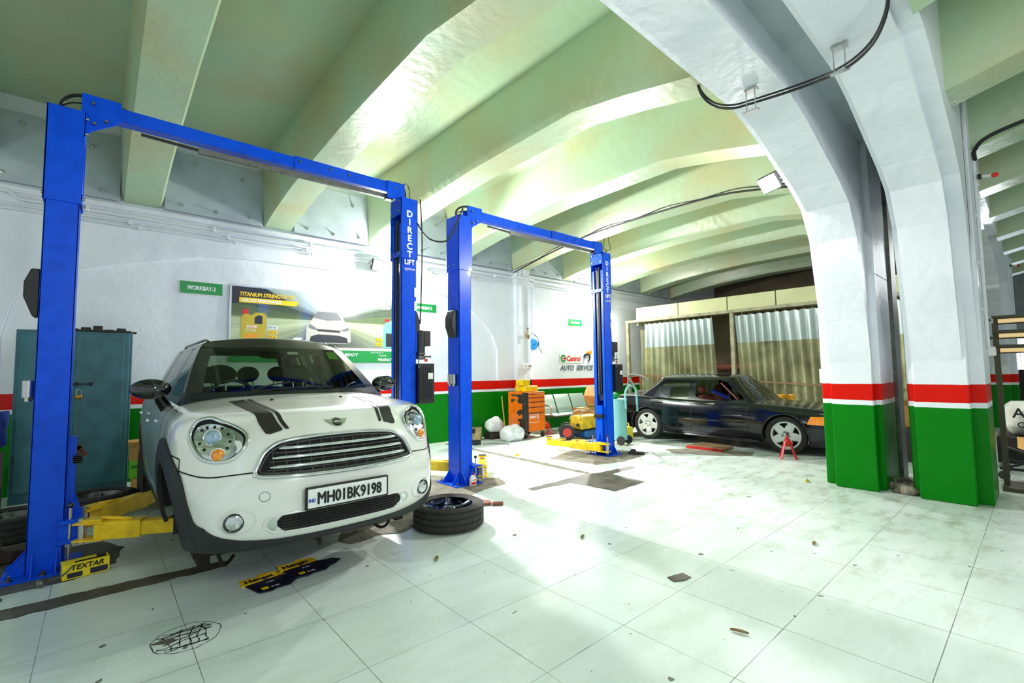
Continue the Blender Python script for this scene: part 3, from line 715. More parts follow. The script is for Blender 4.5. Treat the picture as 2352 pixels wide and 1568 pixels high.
    G = [(-.515, .625), (-.492, .68), (-.465, .728), (-.42, .765), (-.35, .792), (-.18, .808), (0, .812)]; G = G+[(-x, z) for x, z in G[-2::-1]]+[(.50, .603), (.42, .594), (.2, .586), (0, .583), (-.2, .586), (-.42, .594), (-.50, .603)]
    loop = smoothloop(G, 3)
    gr = fillskin(MB(), F, loop, .003, 5, (0, .69)).build('grille', 'cavity', root, smooth=180)
    MB().tube([F(a, z, .006) for a, z in loop], .0145, 8, True, False).build('grille_frame', 'chrome', gr, smooth=60)
    il = [(x*.955, .692+(z-.692)*.82) for x, z in loop]
    MB().tube([F(a, z, .006) for a, z in il], .008, 6, True, False).build('grille_inner_frame', 'grille_dark', gr, smooth=60)
    mb = MB()
    for k in range(-6, 7):
        u = k*.070; hz = .095 if abs(u) < .4 else .07; mb.box(u-.003, u+.003, 0, 1, .69-hz, .69+hz)
        for v in mb.b.verts[-8:]: v.co = F(v.co.x, v.co.z, .012 if v.co.y < .5 else .0)
    for z, hw in ((.642, .455), (.690, .44), (.738, .415)):
        mb.grid([[F(-hw+2*hw*i/24, z-.018, .002) for i in range(25)], [F(-hw+2*hw*i/24, z-.016, .014) for i in range(25)], [F(-hw+2*hw*i/24, z-.010, .016) for i in range(25)]])
    mb.build('grille_slats', 'grille_dark', gr, smooth=40)
    for z, hw in ((.645, .44), (.697, .425), (.748, .385)):
        MB().tube([F(-hw+2*hw*i/20, z, .02) for i in range(21)], lambda t: .0115 if .01 < t < .99 else .006, 8, False, False).build('grille_bar', 'chrome', gr, smooth=60)
    # winged badge: oval with wings
    top_ = lambda a, z, off: sk.front(a, z, off)
    eb = MB(); wing = [(x*.70, z-.005) for x, z in [(-.115, .905), (-.06, .902), (-.035, .908), (.035, .908), (.06, .902), (.115, .905), (.085, .885), (.055, .87), (.03, .862), (-.03, .862), (-.055, .87), (-.085, .885)]]
    fillskin(eb, top_, wing, .006, 3, (0, .885)); bd = eb.build('bonnet_badge', 'steel', root, smooth=40)
    fillskin(MB(), top_, [(.030*math.cos(t), .881+.022*math.sin(t)) for t in (2*PI*k/24 for k in range(24))], .010, 3).build('badge_disc', 'black_gloss', bd, smooth=60)
    tt = text('MINI', .021, 'white_text', bd, (0, 0, 0), align='CENTER', bold=.0006, ext=.0002, sx=1.1)
    a = sk.front(0, .874, .012); c = sk.front(0, .890, .012); ang = math.atan2(c.z-a.z, c.y-a.y); tt.location = a; tt.rotation_euler = (ang, 0, 0)
    # bonnet stripes
    for s in (1, -1):
        for u0, u1, w0, w1 in ((.335, .430, .43, .525), (.300, .322, .385, .412)):
            vs = [.185, .192, .2, .21, .222, .235, .25, .27, .3, .33, .37, .42, .47, .53, .59, .65, .7, .76, .82, .87]; rows = []
            for n_, v in enumerate(vs):
                t = ((v-.18)/.7)**.6; a = lerp(u0, w0, t); c_ = lerp(u1, w1, t); ins = (c_-a)*(.22 if n_ == 0 else .08 if n_ == 1 else 0); rows.append([sk.top(s*lerp(a+ins*.4, c_-ins, q/4), v, .0045) for q in range(5)])
            MB().grid(rows).build('bonnet_stripe', 'stripe_black', root, smooth=180, fixn=False)
        MB().lathe([(0, .012), (.01, .01), (.013, 0)], sk.top(s*.26, .79), 'z', 10).build('washer_jet', 'black', root)
    # number plate
    p = MB().box(-.272, .272, -.045, -.02, .382, .52).build('number_plate', 'black_plastic', root, bevel=.008)
    MB().box(-.258, .258, -.048, -.04, .394, .508).build('plate_face', 'plate_white', p, bevel=.003)
    text('MH01BK9198', .100, 'ink', p, (-.205, -.0505, .414), sx=.74, bold=0, heavy=.0028, name='plate_lettering', ext=.001)
    text('IND', .03, 'ind_blue', p, (-.255, -.0505, .430), sx=.8, heavy=.0008, name='plate_lettering')
    # lower intake
    L = [(-.45, .29), (-.475, .325), (-.44, .364), (-.36, .373), (0, .376), (.36, .373), (.44, .364), (.475, .325), (.45, .29), (.37, .262), (0, .256), (-.37, .262)]
    lp = smoothloop(L, 3)
    it = fillskin(MB(), F, [(x*.86, z) for x, z in lp], .003, 4).build('lower_intake', 'cavity', root, smooth=180)
    MB().tube([F(a, z, .003) for a, z in lp], .007, 6, True, False).build('intake_surround', 'car_white', it, smooth=60)
    for s in (1, -1):
        fillskin(MB(), F, smoothloop([(s*.44, .29), (s*.458, .325), (s*.43, .355), (s*.415, .355), (s*.405, .32), (s*.41, .28)], 3), .003, 3).build('intake_corner', 'chrome', it, smooth=180)
    mb = MB()
    for z in (.283, .301, .319, .337, .355): mb.grid([[F(-.38+.76*i/20, z-.003, .004) for i in range(21)], [F(-.38+.76*i/20, z, .012) for i in range(21)], [F(-.38+.76*i/20, z+.003, .004) for i in range(21)]])
    for k in range(-6, 7):
        u = k*.06; mb.grid([[F(u-.003, z, .004) for z in (.268, .32, .365)], [F(u, z, .010) for z in (.268, .32, .365)], [F(u+.003, z, .004) for z in (.268, .32, .365)]])
    mb.build('intake_mesh', 'grille_dark', it, smooth=30)
    MB().tube([sk.front(-.475+.028*math.cos(t), .489+.028*math.sin(t), .0005) for t in (2*PI*k/24 for k in range(24))], .0015, 4, True, False).build('tow_eye_cover', 'trim_black', root)
    # mirrors
    for s in (1, -1):
        B = sk.side(1.5, .965, s)
        mr_ = MB().tube([B+Vector((-s*.03, .0, -.03)), B+Vector((s*.02, -.04, .05)), B+Vector((s*.05, -.07, .10))], lambda t: .045-.012*t, 10).build('door_mirror', 'black_gloss', root)
        MB().sph(B+Vector((s*.095, -.09, .15)), (.13, .075, .078), 24, 16, Matrix.Rotation(s*.12, 4, 'Z')).build('mirror_shell', 'black_gloss', mr_, smooth=180)
        MB().tube([sk.side(1.95, .84, s, .03), sk.side(2.1, .84, s, .035)], .012, 8).build('door_handle', 'chrome', root)
        MB().tube([sk.side(2.75, .86, s, .03), sk.side(2.9, .86, s, .035)], .012, 8).build('door_handle', 'chrome', root)
    # wipers
    for x0, x1 in ((-.18, -.62+.42), (.5, .05)): pass
    def ws(u, z, off): return gs.front(u, z, off)
    for p0, p1, p2 in (((-.40, 1.045), (-.05, 1.125), (.30, 1.085)), ((.36, 1.04), (.52, 1.11), (.70, 1.085))):
        wp = MB().tube([ws(p0[0], p0[1], .02), ws((p0[0]+p1[0])/2, (p0[1]+p1[1])/2+.01, .035), ws(*p1, .03)], .007, 6).build('wiper', 'black_plastic', root)
        q0 = (p0[0]-.02, p0[1]+.005); MB().tube([ws(lerp(q0[0], p2[0], t), lerp(q0[1], p2[1], t)+.022*math.sin(t*PI), .018) for t in (0, .25, .5, .75, 1)], .006, 6).build('wiper_blade', 'black_plastic', wp)
    MB().grid([[ws(-.72+1.44*i/20, z, .004) for i in range(21)] for z in (1.03, 1.055, 1.08)]).build('scuttle', 'black_plastic', root, smooth=180)
    # interior
    mb = MB(); mb.box(-.68, .68, 1.12, 1.45, .85, .985); mb.box(-.72, .72, 1.15, 3.7, .28, .36); mb.box(-.72, -.66, 1.2, 3.7, .3, .95); mb.box(.66, .72, 1.2, 3.7, .3, .95); mb.box(-.66, .66, 3.55, 3.75, .3, 1.0)
    mb.box(-.2, .2, 1.3, 1.42, .95, 1.03); mb.build('dashboard', 'seat_dark', root, bevel=.03)
    mb = MB(); tilt = Matrix.Translation((-.36, 1.62, 1.0)) @ Matrix.Rotation(math.radians(65), 4, 'X'); ring = [tilt @ Vector((.185*math.cos(t), .185*math.sin(t), 0)) for t in (2*PI*k/28 for k in range(28))]
    mb.tube(ring, .015, 8, True, False); mb.bar(tilt @ Vector((-.18, 0, 0)), tilt @ Vector((.18, 0, 0)), .03); mb.bar(tilt @ Vector((0, 0, 0)), tilt @ Vector((0, -.18, 0)), .03); mb.build('steering_wheel', 'black_plastic', root)
    for x, y, w_ in ((-.36, 2.05, .24), (.36, 2.05, .24), (-.34, 2.95, .25), (.08, 2.97, .18), (.40, 2.95, .2)):
        se = MB().box(-w_, w_, -.08, .08, 0, .58, Matrix.Translation((x, y, .5)) @ Matrix.Rotation(-.25, 4, 'X')).build('seat', 'seat_dark', root, bevel=.06)
        MB().sph((x, y+.20, 1.22), (.15 if w_ > .2 else .12, .06, .095), 18, 12).build('headrest', 'seat_dark', se, smooth=180)
        mb = MB(); mb.cyl((x-.05, y+.17, 1.02), (x-.05, y+.2, 1.2), .007); mb.cyl((x+.05, y+.17, 1.02), (x+.05, y+.2, 1.2), .007); mb.build('headrest_post', 'steel', se)
    for s in (1, -1):
        mb = MB(); mb.tube([(s*.70, 1.3, 1.03), (s*.66, 1.5, 1.2), (s*.60, 1.76, 1.38), (s*.54, 1.9, 1.44)], .032, 8); mb.tube([(s*.72, 2.12, .95), (s*.66, 2.12, 1.2), (s*.58, 2.14, 1.42)], .04, 8); mb.tube([(s*.70, 3.1, 1.0), (s*.62, 3.1, 1.25), (s*.54, 3.05, 1.42)], .05, 8); mb.tube([(s*.55, 1.85, 1.44), (s*.55, 2.6, 1.46), (s*.5, 3.3, 1.44)], .035, 8); mb.build('pillar_lining', 'beige', root)
    MB().grid([[(x, y, 1.47+.05*(1-(x/.56)**2)) for x in (-.54, -.3, 0, .3, .54)] for y in (1.85, 2.6, 3.35)]).build('headlining', 'beige', root, smooth=180)
    MB().sph((0, 1.86, 1.40), (.12, .03, .035), 16, 10).build('rear_view_mirror', 'black_plastic', root)
    MB().grid([[ws(.05+.09*i, z, -.006) for i in (0, 1)] for z in (1.40, 1.425)]).build('toll_tag', 'plate_white', root, smooth=0)
    MB().grid([[ws(.42+.1*i, z, -.006) for i in (0, 1)] for z in (1.36, 1.43)]).build('windscreen_sticker', 'sticker_green', root, smooth=0)
    return root
mini = make_mini()

# ------------------------------------------------------------------ the dark saloon
def make_sedan():
    root = thing('saloon_car', 'dark navy four-door saloon with white five-spoke wheels parked before the curtained booth', 'car', (9.27, 2.07, 0))
    VL = [0, .12, .28, .45, .62, .8, .98, 1.15, 1.38, 1.62, 1.88, 2.14, 2.41, 2.66, 2.9, 3.1, 3.3, 3.5, 3.75, 4.0, 4.2, 4.33]
    UL = [0, .25, .5, .72, .88, 1]; I = len(VL)-1; J = 5
    ZL = [.16, .24, .36, .46, .54, .62, .70, .78, .84]; K = 8
    ze = [(0, .64), (.12, .71), (.45, .745), (1.38, .80), (2.4, .825), (3.3, .86), (3.75, .885), (4.2, .865), (4.33, .80)]
    zc = [(0, .67), (.12, .745), (.6, .80), (1.38, .85), (2.4, .86), (3.75, .915), (4.2, .91), (4.33, .84)]
    W = [(0, .74), (.12, .79), (.45, .815), (1.2, .825), (3.3, .825), (4.0, .80), (4.33, .72)]
    mz = [(.16, .96), (.24, .985), (.36, 1.0), (.54, 1.0), (.62, .995), (.70, .98), (.78, .955), (.84, .925)]
    def pos(i, j, k):
        a = UL[j]; z0 = ZL[k]; v = VL[i]; tz = (z0-.16)/.68; top = lerp(interp(zc, v), interp(ze, v), a**3); z = .16+(top-.16)*tz; w = interp(W, v)*interp(mz, z0)
        if i == 0: vv = .10*a**3+interp([(.16, .1), (.3, 0), (.54, .0), (.7, .05), (.84, .1)], z0)
        elif i == I: vv = v-.08*a**3-interp([(.16, .1), (.3, 0), (.7, 0), (.84, .06)], z0)
        else: vv = v+.1*a**3*max(0, 1-v/.5)
        return (a*w, vv, z)
    def tagf(f, i, j, k):
        if f == 'top':
            if 9 <= i <= 16 and j < J-1: return None
            return 1 if i < 8 and j < J-1 else (2 if i >= 18 and j < J-1 else 0)
        if f in ('front',): return 8 if k < 5 else 0
        if f == 'rear': return 8 if k < 3 else 0
        r = 0 if j > 0 else 1
        if k == 0 and 5 < i < 17: return 7 if r else 9
        if 8 <= i <= 11 and k >= 1: return 3+r
        if 12 <= i <= 15 and k >= 1: return 5+r
        return 0
    b = boxcage(J, K, I, pos, tagf); reindex(b); sk = Skin(b, .2, .8, .3); sk.zmin = .168
    for s in (1, -1):
        cut_arch(b, s, .80, .30, .345, .2); cut_arch(b, s, 3.38, .30, .345, .2)
    reindex(b)
    split_parts(b, {0: ('body', 'car_black'), 1: ('bonnet', 'car_black'), 2: ('boot_lid', 'car_black'), 3: ('front_door', 'car_black'), 4: ('front_door', 'car_black'), 5: ('rear_door', 'car_black'), 6: ('rear_door', 'car_black'), 7: ('side_skirt', 'car_black'), 9: ('side_skirt', 'car_black'), 8: ('bumper', 'cavity')}, root, seam='black')  # front bumper is off: the dark opening is painted as bumper
    b.free()
    UG = [0, .4, .72, .9, 1]; ZG = [.78, .835, .95, 1.08, 1.205, 1.245]
    VG = [(1.26, 1.66), (1.40, 1.86), (1.75, 2.08), (2.36, 2.38), (2.46, 2.47), (2.85, 2.82), (3.12, 3.02), (3.24, 3.08), (3.50, 3.13), (3.72, 3.2)]
    Ig = 9; Kg = 5; HW = [(.78, .75), (.835, .735), (1.08, .65), (1.205, .59), (1.245, .56)]
    def gpos(i, j, k):
        z = ZG[k]; a = UG[j]; t = (z-.85)/.36; w = interp(HW, z)*(1 if i < 7 else lerp(1, .95, (i-7)/2)); v = lerp(VG[i][0], VG[i][1], t)
        if i == 0: v += .12*a**2.4*(1-.3*t)
        if i == Ig: v -= .1*a**2
        if k == Kg: z = 1.25+.07*(1-a**2.4)*(1-abs((i-4.5)/7)**2); v = VG[i][1]+(.05 if i == 0 else 0)+(.07*a**2.4 if i == 0 else 0)
        return (a*w, v, z)
    def gt(f, i, j, k):
        if f == 'top' or k == Kg-1: return 1
        if f in ('front', 'rear'): return (2 if f == 'front' else 5) if (0 < k < Kg-1 and j < 3) else 0
        if k == 0: return 0
        r = 0 if j > 0 else 1
        if i in (1, 2): return None if r else 3
        if i == 5 or i == 4: return 6+r
        if i == 6: return 8+r
        return 0
    g = boxcage(4, Kg, Ig, gpos, gt); reindex(g); gs = Skin(g, .3, .7, 1.5)
    split_parts(g, {0: ('window_frame', 'car_black'), 1: ('roof', 'car_black'), 2: ('windscreen', 'windscreen'), 3: ('door_glass', 'dark_glass'), 6: ('door_glass', 'dark_glass'), 7: ('door_glass', 'dark_glass'), 8: ('quarter_glass', 'dark_glass'), 9: ('quarter_glass', 'dark_glass'), 5: ('rear_window', 'dark_glass')}, root, seam='black'); g.free()
    for s in (1, -1):
        P = lambda v, z, o=.004: sk.side(v, z, s, o)
        MB().tube([P(v, z) for v, z in ((1.42, .47), (2.0, .473), (2.4, .475), (3.0, .478))], .011, 6).build('side_moulding', 'car_black', root)
        MB().tube([P(v, .16+.02, .01) for v in (1.2, 1.8, 2.4, 2.98)], .02, 8).build('sill_edge', 'car_black', root)
        for v in (2.2, 3.12):
            h = MB().tube([P(v-.1, .755, .012), P(v, .757, .03), P(v+.1, .76, .012)], .013, 8).build('door_handle', 'black_gloss', root)
        MB().tube([P(v, z, .003) for v, z in ((1.45, .835), (2.0, .855), (2.4, .868), (3.0, .88), (3.3, .885))], .008, 6).build('window_seal', 'chrome', root)
        for va in (.80, 3.38):
            MB().tube([sk.side(va+.35*math.cos(t), .30+.35*math.sin(t), s, .006) for t in (PI*k/20 for k in range(-2, 23))], .011, 6).build('arch_lip', 'car_black', root)
            mb = MB(); mb.grid([[(s*(.80-d), va+r_*math.cos(t), .30+r_*math.sin(t)) for t in (lerp(-.2, PI+.2, k/24) for k in range(25))] for d, r_ in ((0, .345), (.1, .345), (.22, .34), (.26, .1))]); mb.build('arch_liner', 'cavity', root)
            wr = bpy.data.objects.new('wheel', None); COL.objects.link(wr); wr.parent = root; wr.location = (s*.705, va, .305)
            if va < 1: wr.rotation_euler = (0, 0, .07)
            wheel_parts(wr, .305, .205, .232, 5, 'alloy_grey', 'x', 'five', False, s)
        # front indicator and headlamp
        F = lambda a, z, off: sk.wrap(a, z, s, off)
        f0 = .6+.2*PI/2+.02
        band(MB(), F, pl([(f0-.16, .50), (f0+.15, .51)]), pl([(f0-.16, .635), (f0+.10, .63)]), 10, 4, .01).build('indicator_lens', 'amber', root, smooth=60)
        band(MB(), F, pl([(.34, .50), (f0-.18, .50)]), pl([(.34, .635), (f0-.18, .635)]), 10, 4, .008).build('headlight', 'lamp_bowl', root, smooth=60)
        band(MB(), lambda a, z, off: sk.side(a, z, s, off), pl([(.47, .52), (.56, .525)]), pl([(.47, .56), (.56, .565)]), 4, 2, .003).build('side_badge', 'dull_steel', root, smooth=60)
        MB().sph((s*.86, 1.60, .92), (.07, .05, .05), 14, 10).build('door_mirror', 'black_gloss', root) if s > 0 else None
    band(MB(), lambda a, z, off: sk.front(a, z, off), pl([(-.2, .42), (.2, .42)]), pl([(-.2, .64), (.2, .64)]), 8, 4, .012).build('radiator_grille', 'chrome', root, smooth=60)
    MB().box(-.7, .7, .1, 4.2, .2, .26).build('underbody', 'cavity', root)
    mb = MB(); mb.box(-.66, .66, 1.3, 1.7, .6, .84); mb.box(-.7, .7, 1.3, 3.7, .28, .34); mb.box(.6, .7, 1.3, 3.6, .3, .82); mb.build('dashboard', 'seat_dark', root, bevel=.03)
    for x, y, w_ in ((-.34, 2.25, .24), (.34, 2.25, .24), (0, 3.05, .6)):
        se = MB().box(-w_, w_, -.07, .07, 0, .55, Matrix.Translation((x, y, .38)) @ Matrix.Rotation(-.25, 4, 'X')).box(x-w_, x+w_, y-.5, y, .34, .48).build('seat', 'seat_brown', root, bevel=.05)
        if w_ < .5: MB().sph((x, y+.17, 1.0), (.12, .06, .085), 16, 10).build('headrest', 'seat_brown', se, smooth=180)
    mb = MB(); mb.tube([(-.34+.18*math.cos(t), 1.78+.07*math.sin(t), .82+.17*math.sin(t)) for t in (2*PI*k/24 for k in range(24))], .014, 6, True, False); mb.bar((-.5, 1.78, .82), (-.18, 1.78, .82), .03); mb.build('steering_wheel', 'black_plastic', root)
    mat('paper_blue', (26, 48, 170), .6)
    MB().box(-.12, .12, -.16, .16, 0, .006, Matrix.Translation((-.42, 2.02, .93)) @ Matrix.Rotation(.5, 4, 'X') @ Matrix.Rotation(.4, 4, 'Z')).build('blue_folder', 'paper_blue', root)
    MB().bar((-.6, 1.62, .85), (-.62, 1.9, 1.15), .02).build('belt_pillar', 'seat_brown', root)
    return root
sedan = make_sedan()
# ================================================================== the two blue two-post lifts
def lift_post(root, x0, x1, y0, y1, open_dir, sleeve_z=2.72, top=3.45, text_face=False):
    """C-shaped column; open_dir=+1: the slot faces +x"""
    p = MB(); t = .012; xo, xi = (x0, x1) if open_dir > 0 else (x1, x0)     # xo outer (closed), xi open edge
    d = open_dir
    p.box(min(xo, xo+d*t), max(xo, xo+d*t), y0, y1, 0, top-.3); p.box(min(xo, xi), max(xo, xi), y0, y0+t, 0, top-.3); p.box(min(xo, xi), max(xo, xi), y1-t, y1, 0, top-.3)
    p.box(min(xi-d*t, xi), max(xi-d*t, xi), y0, y0+.055, 0, top-.3); p.box(min(xi-d*t, xi), max(xi-d*t, xi), y1-.055, y1, 0, top-.3)
    post = p.build('post', 'blue_paint', root, bevel=.004)
    e = .012; s = MB()
    s.box(x0-e, x1+e, y0-e, y0, sleeve_z, top); s.box(x0-e, x1+e, y1, y1+e, sleeve_z, top); a = xo-d*e; s.box(min(a, xo), max(a, xo), y0-e, y1+e, sleeve_z, top)
    s.box(x0, x1, y0, y1, top-.012, top-.006)
    b = xi+d*e; s.box(min(b, b-d*.01), max(b, b-d*.01), y0-e, y1+e, top-.2, top); s.box(min(b, b-d*.01), max(b, b-d*.01), y0-e, y1+e, sleeve_z+.02, sleeve_z+.08)
    sl = s.build('post_extension', 'blue_paint', root, bevel=.003)
    for yy in (y0+.03, y1-.03):
        for zz in (top-.16, top-.04, sleeve_z+.05): MB().cyl((b, yy, zz), (b+d*.016, yy, zz), .012, n=8).build('bolt', 'steel', sl)
    for yy in (y0+.07, y1-.07): MB().cyl((xo-d*e, yy, sleeve_z+.07), (xo-d*(e+.014), yy, sleeve_z+.07), .012, n=8).build('bolt', 'steel', sl)
    # slot interior: chain and ram
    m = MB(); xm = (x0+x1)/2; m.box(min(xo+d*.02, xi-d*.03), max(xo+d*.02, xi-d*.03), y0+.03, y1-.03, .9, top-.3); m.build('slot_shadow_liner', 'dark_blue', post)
    MB().cyl((xi-d*.02, (y0+y1)/2-.02, 1.0), (xi-d*.02, (y0+y1)/2-.02, top-.25), .016).build('hydraulic_ram', 'black_plastic', post)
    MB().cyl((xi-d*.01, (y0+y1)/2+.03, 1.0), (xi-d*.01, (y0+y1)/2+.03, top-.25), .007).build('lift_chain', 'dull_steel', post)
    # base plate with gussets and anchors
    q = MB(); q.box(x0-.12, x1+.10, y0-.10, y1+.10, 0, .016)
    for yy in (y0+.02, y1-.03): q.prism([(xo-d*.11, .016), (xo, .016), (xo, .16)], 'y', yy, yy+.012)
    for xx in (x0+.03, x1-.04): q.prism([(y0-.09, .016), (y0, .016), (y0, .16)], 'x', xx, xx+.012)
    bp = q.build('base_plate', 'blue_paint', root, bevel=.002)
    for xx, yy in ((x0-.07, y0-.05), (x1+.05, y0-.06), (x0-.07, y1+.05), ((x0+x1)/2, y0-.06)):
        MB().cyl((xx, yy, .016), (xx, yy, .028), .02, n=6).cyl((xx, yy, .028), (xx, yy, .05), .009).build('anchor_bolt', 'dull_steel', bp)
    return post
def carriage(root, x0, x1, y0, y1, d, z, h=.62):
    xi = x1 if d > 0 else x0; m = MB(); a, b = sorted((xi-d*.05, xi+d*.045)); m.box(a, b, y0+.06, y1-.06, z+.14, z+.14+h)
    a, b = sorted((xi-d*.03, xi+d*.10)); m.box(a, b, y0-.06, y1+.06, z, z+.03); m.box(a, b, y0-.06, y1+.06, z+.14, z+.17); m.box(a, b, y0-.02, y0+.0, z, z+.15); m.box(a, b, y1, y1+.02, z, z+.15)
    m.prism([(xi, z+.15), (xi+d*.10, z+.15), (xi, z+.5)], 'y', (y0+y1)/2-.01, (y0+y1)/2+.01)
    c = m.build('carriage', 'blue_paint', root, bevel=.003)
    a, b = sorted((xi+d*.03, xi+d*.075)); m = MB(); m.box(a, b, y0+.04, y1-.04, z+.56, z+.62)
    for k in range(4): m.box(min(a, b), max(a, b)+.006, y0+.04, y1-.04, z+.565+k*.014, z+.571+k*.014)
    m.build('door_bumper', 'black_rubber', c)
    for yy in (y0-.03, y1+.03):
        MB().cyl((xi+d*.03, yy, z-.12), (xi+d*.03, yy, z+.26), .009).build('arm_lock_rod', 'steel', c); MB().sph((xi+d*.03, yy, z+.27), .02, 12, 8).build('lock_knob', 'black_gloss', c, smooth=180)
    return c
def arm(root, px_, py_, z, tip, ph=.09):
    """yellow telescopic swing arm from the pivot to tip"""
    p = Vector((px_, py_, z+.085)); t = Vector((tip[0], tip[1], z+.085)); d = (t-p).normalized(); L = (t-p).length; n = Vector((-d.y, d.x, 0))
    a = MB(); a.bar(p+d*.10, p+d*min(L*.62, .62), .11, .125)
    for zz in (-.06, .06): a.bar(p-d*.03+Vector((0, 0, zz)), p+d*.16+Vector((0, 0, zz)), .13, .014)
    a.bar(p+d*.12+Vector((0, 0, .085)), p+d*.32+Vector((0, 0, .066)), .02, .02); a.bar(p+d*.02+Vector((0, 0, .075)), p+d*.14+Vector((0, 0, .075)), .10, .02)
    o = a.build('swing_arm', 'yellow_paint', root, bevel=.004)
    MB().cyl(p+Vector((0, 0, -.09)), p+Vector((0, 0, .09)), .026).build('pivot_pin', 'steel', o)
    MB().bar(p+d*min(.4, L*.5), p+d*(L+.02), .09, .10).build('extension_arm', 'yellow_paint', o, bevel=.004)
    q = p+d*.45-n*.0501 if n.y < 0 else p+d*.45+n*.0501
    MB().cyl(t+Vector((0, 0, -.03)), t+Vector((0, 0, ph-.02)), .03).build('pad_screw', 'steel', o)
    m = MB(); m.cyl(t+Vector((0, 0, ph-.02)), t+Vector((0, 0, ph)), .065, n=24); pd = m.build('lift_pad', 'yellow_paint', o)
    MB().cyl(t+Vector((0, 0, ph)), t+Vector((0, 0, ph+.008)), .055, n=24).build('pad_rubber', 'black_rubber', pd)
    return o
def cover_box(root, x, y0, y1, d, z):
    """black moulded release cover on the outer face of a post"""
    a, b = sorted((x, x-d*.075)); pts = [(x, z-.17), (x, z+.18), (x-d*.05, z+.18), (x-d*.085, z+.08), (x-d*.085, z-.03), (x-d*.035, z-.17)]
    MB().prism(pts, 'y', y0+.04, y1-.06).build('release_cover', 'black_plastic', root, bevel=.008)
def adaptor_rack(root, x, y, d, z):
    m = MB(); m.box(min(x, x-d*.03), max(x, x-d*.03), y, y+.15, z-.02, z); r = m.build('adaptor_rack', 'black_plastic', root)
    for k in (0, 1): MB().cyl((x-d*.035, y+.03+k*.08, z), (x-d*.035, y+.03+k*.08, z+.12), .032, n=20).cyl((x-d*.035, y+.03+k*.08, z-.03), (x-d*.035, y+.03+k*.08, z), .018, n=12).build('height_adaptor', 'steel', r)
def power_unit(root, x, y0, y1, d, z):
    ym = (y0+y1)/2-.02; m = MB(); m.box(min(x, x+d*.03), max(x, x+d*.03), y0+.03, y1-.03, z+.28, z+.52); br = m.build('motor_bracket', 'blue_paint', root, bevel=.002)
    MB().cyl((x+d*.10, ym, z+.28), (x+d*.10, ym, z+.53), .065, n=20).cyl((x+d*.10, ym, z+.53), (x+d*.10, ym, z+.545), .045, n=20).build('electric_motor', 'black_plastic', root, bevel=.004)
    MB().box(min(x+d*.13, x+d*.22), max(x+d*.13, x+d*.22), ym-.06, ym+.06, z+.36, z+.54).build('switch_box', 'black_plastic', root, bevel=.01)
    m = MB(); m.lathe([(.04, 0), (.06, .01), (.06, .04), (.045, .05), (.06, .06), (.06, .08), (.03, .09)], (x+d*.11, ym, z+.20), 'z', 20); m.cyl((x+d*.11, ym, z+.235), (x+d*.24, ym-.03, z+.235), .012); m.build('pump_block', 'dull_steel', root)
    MB().lathe([(0, .0), (.02, .0), (.02, .012), (0, .012)], (x+d*.14, ym-.09, z+.19), 'y', 12).build('release_button', 'red_plastic', root)
    m = MB(); a, b = sorted((x+d*.004, x+d*.205)); y0 -= .06; m.box(a, b, y0+.0, y1-.06, z-.31, z+.15)
    for k in range(7): m.box(a+.012+k*.024, a+.020+k*.024, y0-.004, y0, z-.26, z+.11)
    tk = m.build('oil_tank', 'black_plastic', root, bevel=.012)
    MB().box(b-.085, b-.02, y0-.006, y0+.002, z-.03, z+.04).build('tank_label', 'white_plastic', tk)
    MB().tube([(x+d*.03, y0, z+.32), (x-d*.02, y0-.04, z+.22), (x-d*.02, y0-.03, z+.1), (x+d*.03, y0-.0, z+.15)], .006, 6).build('hydraulic_hose', 'dull_steel', root)
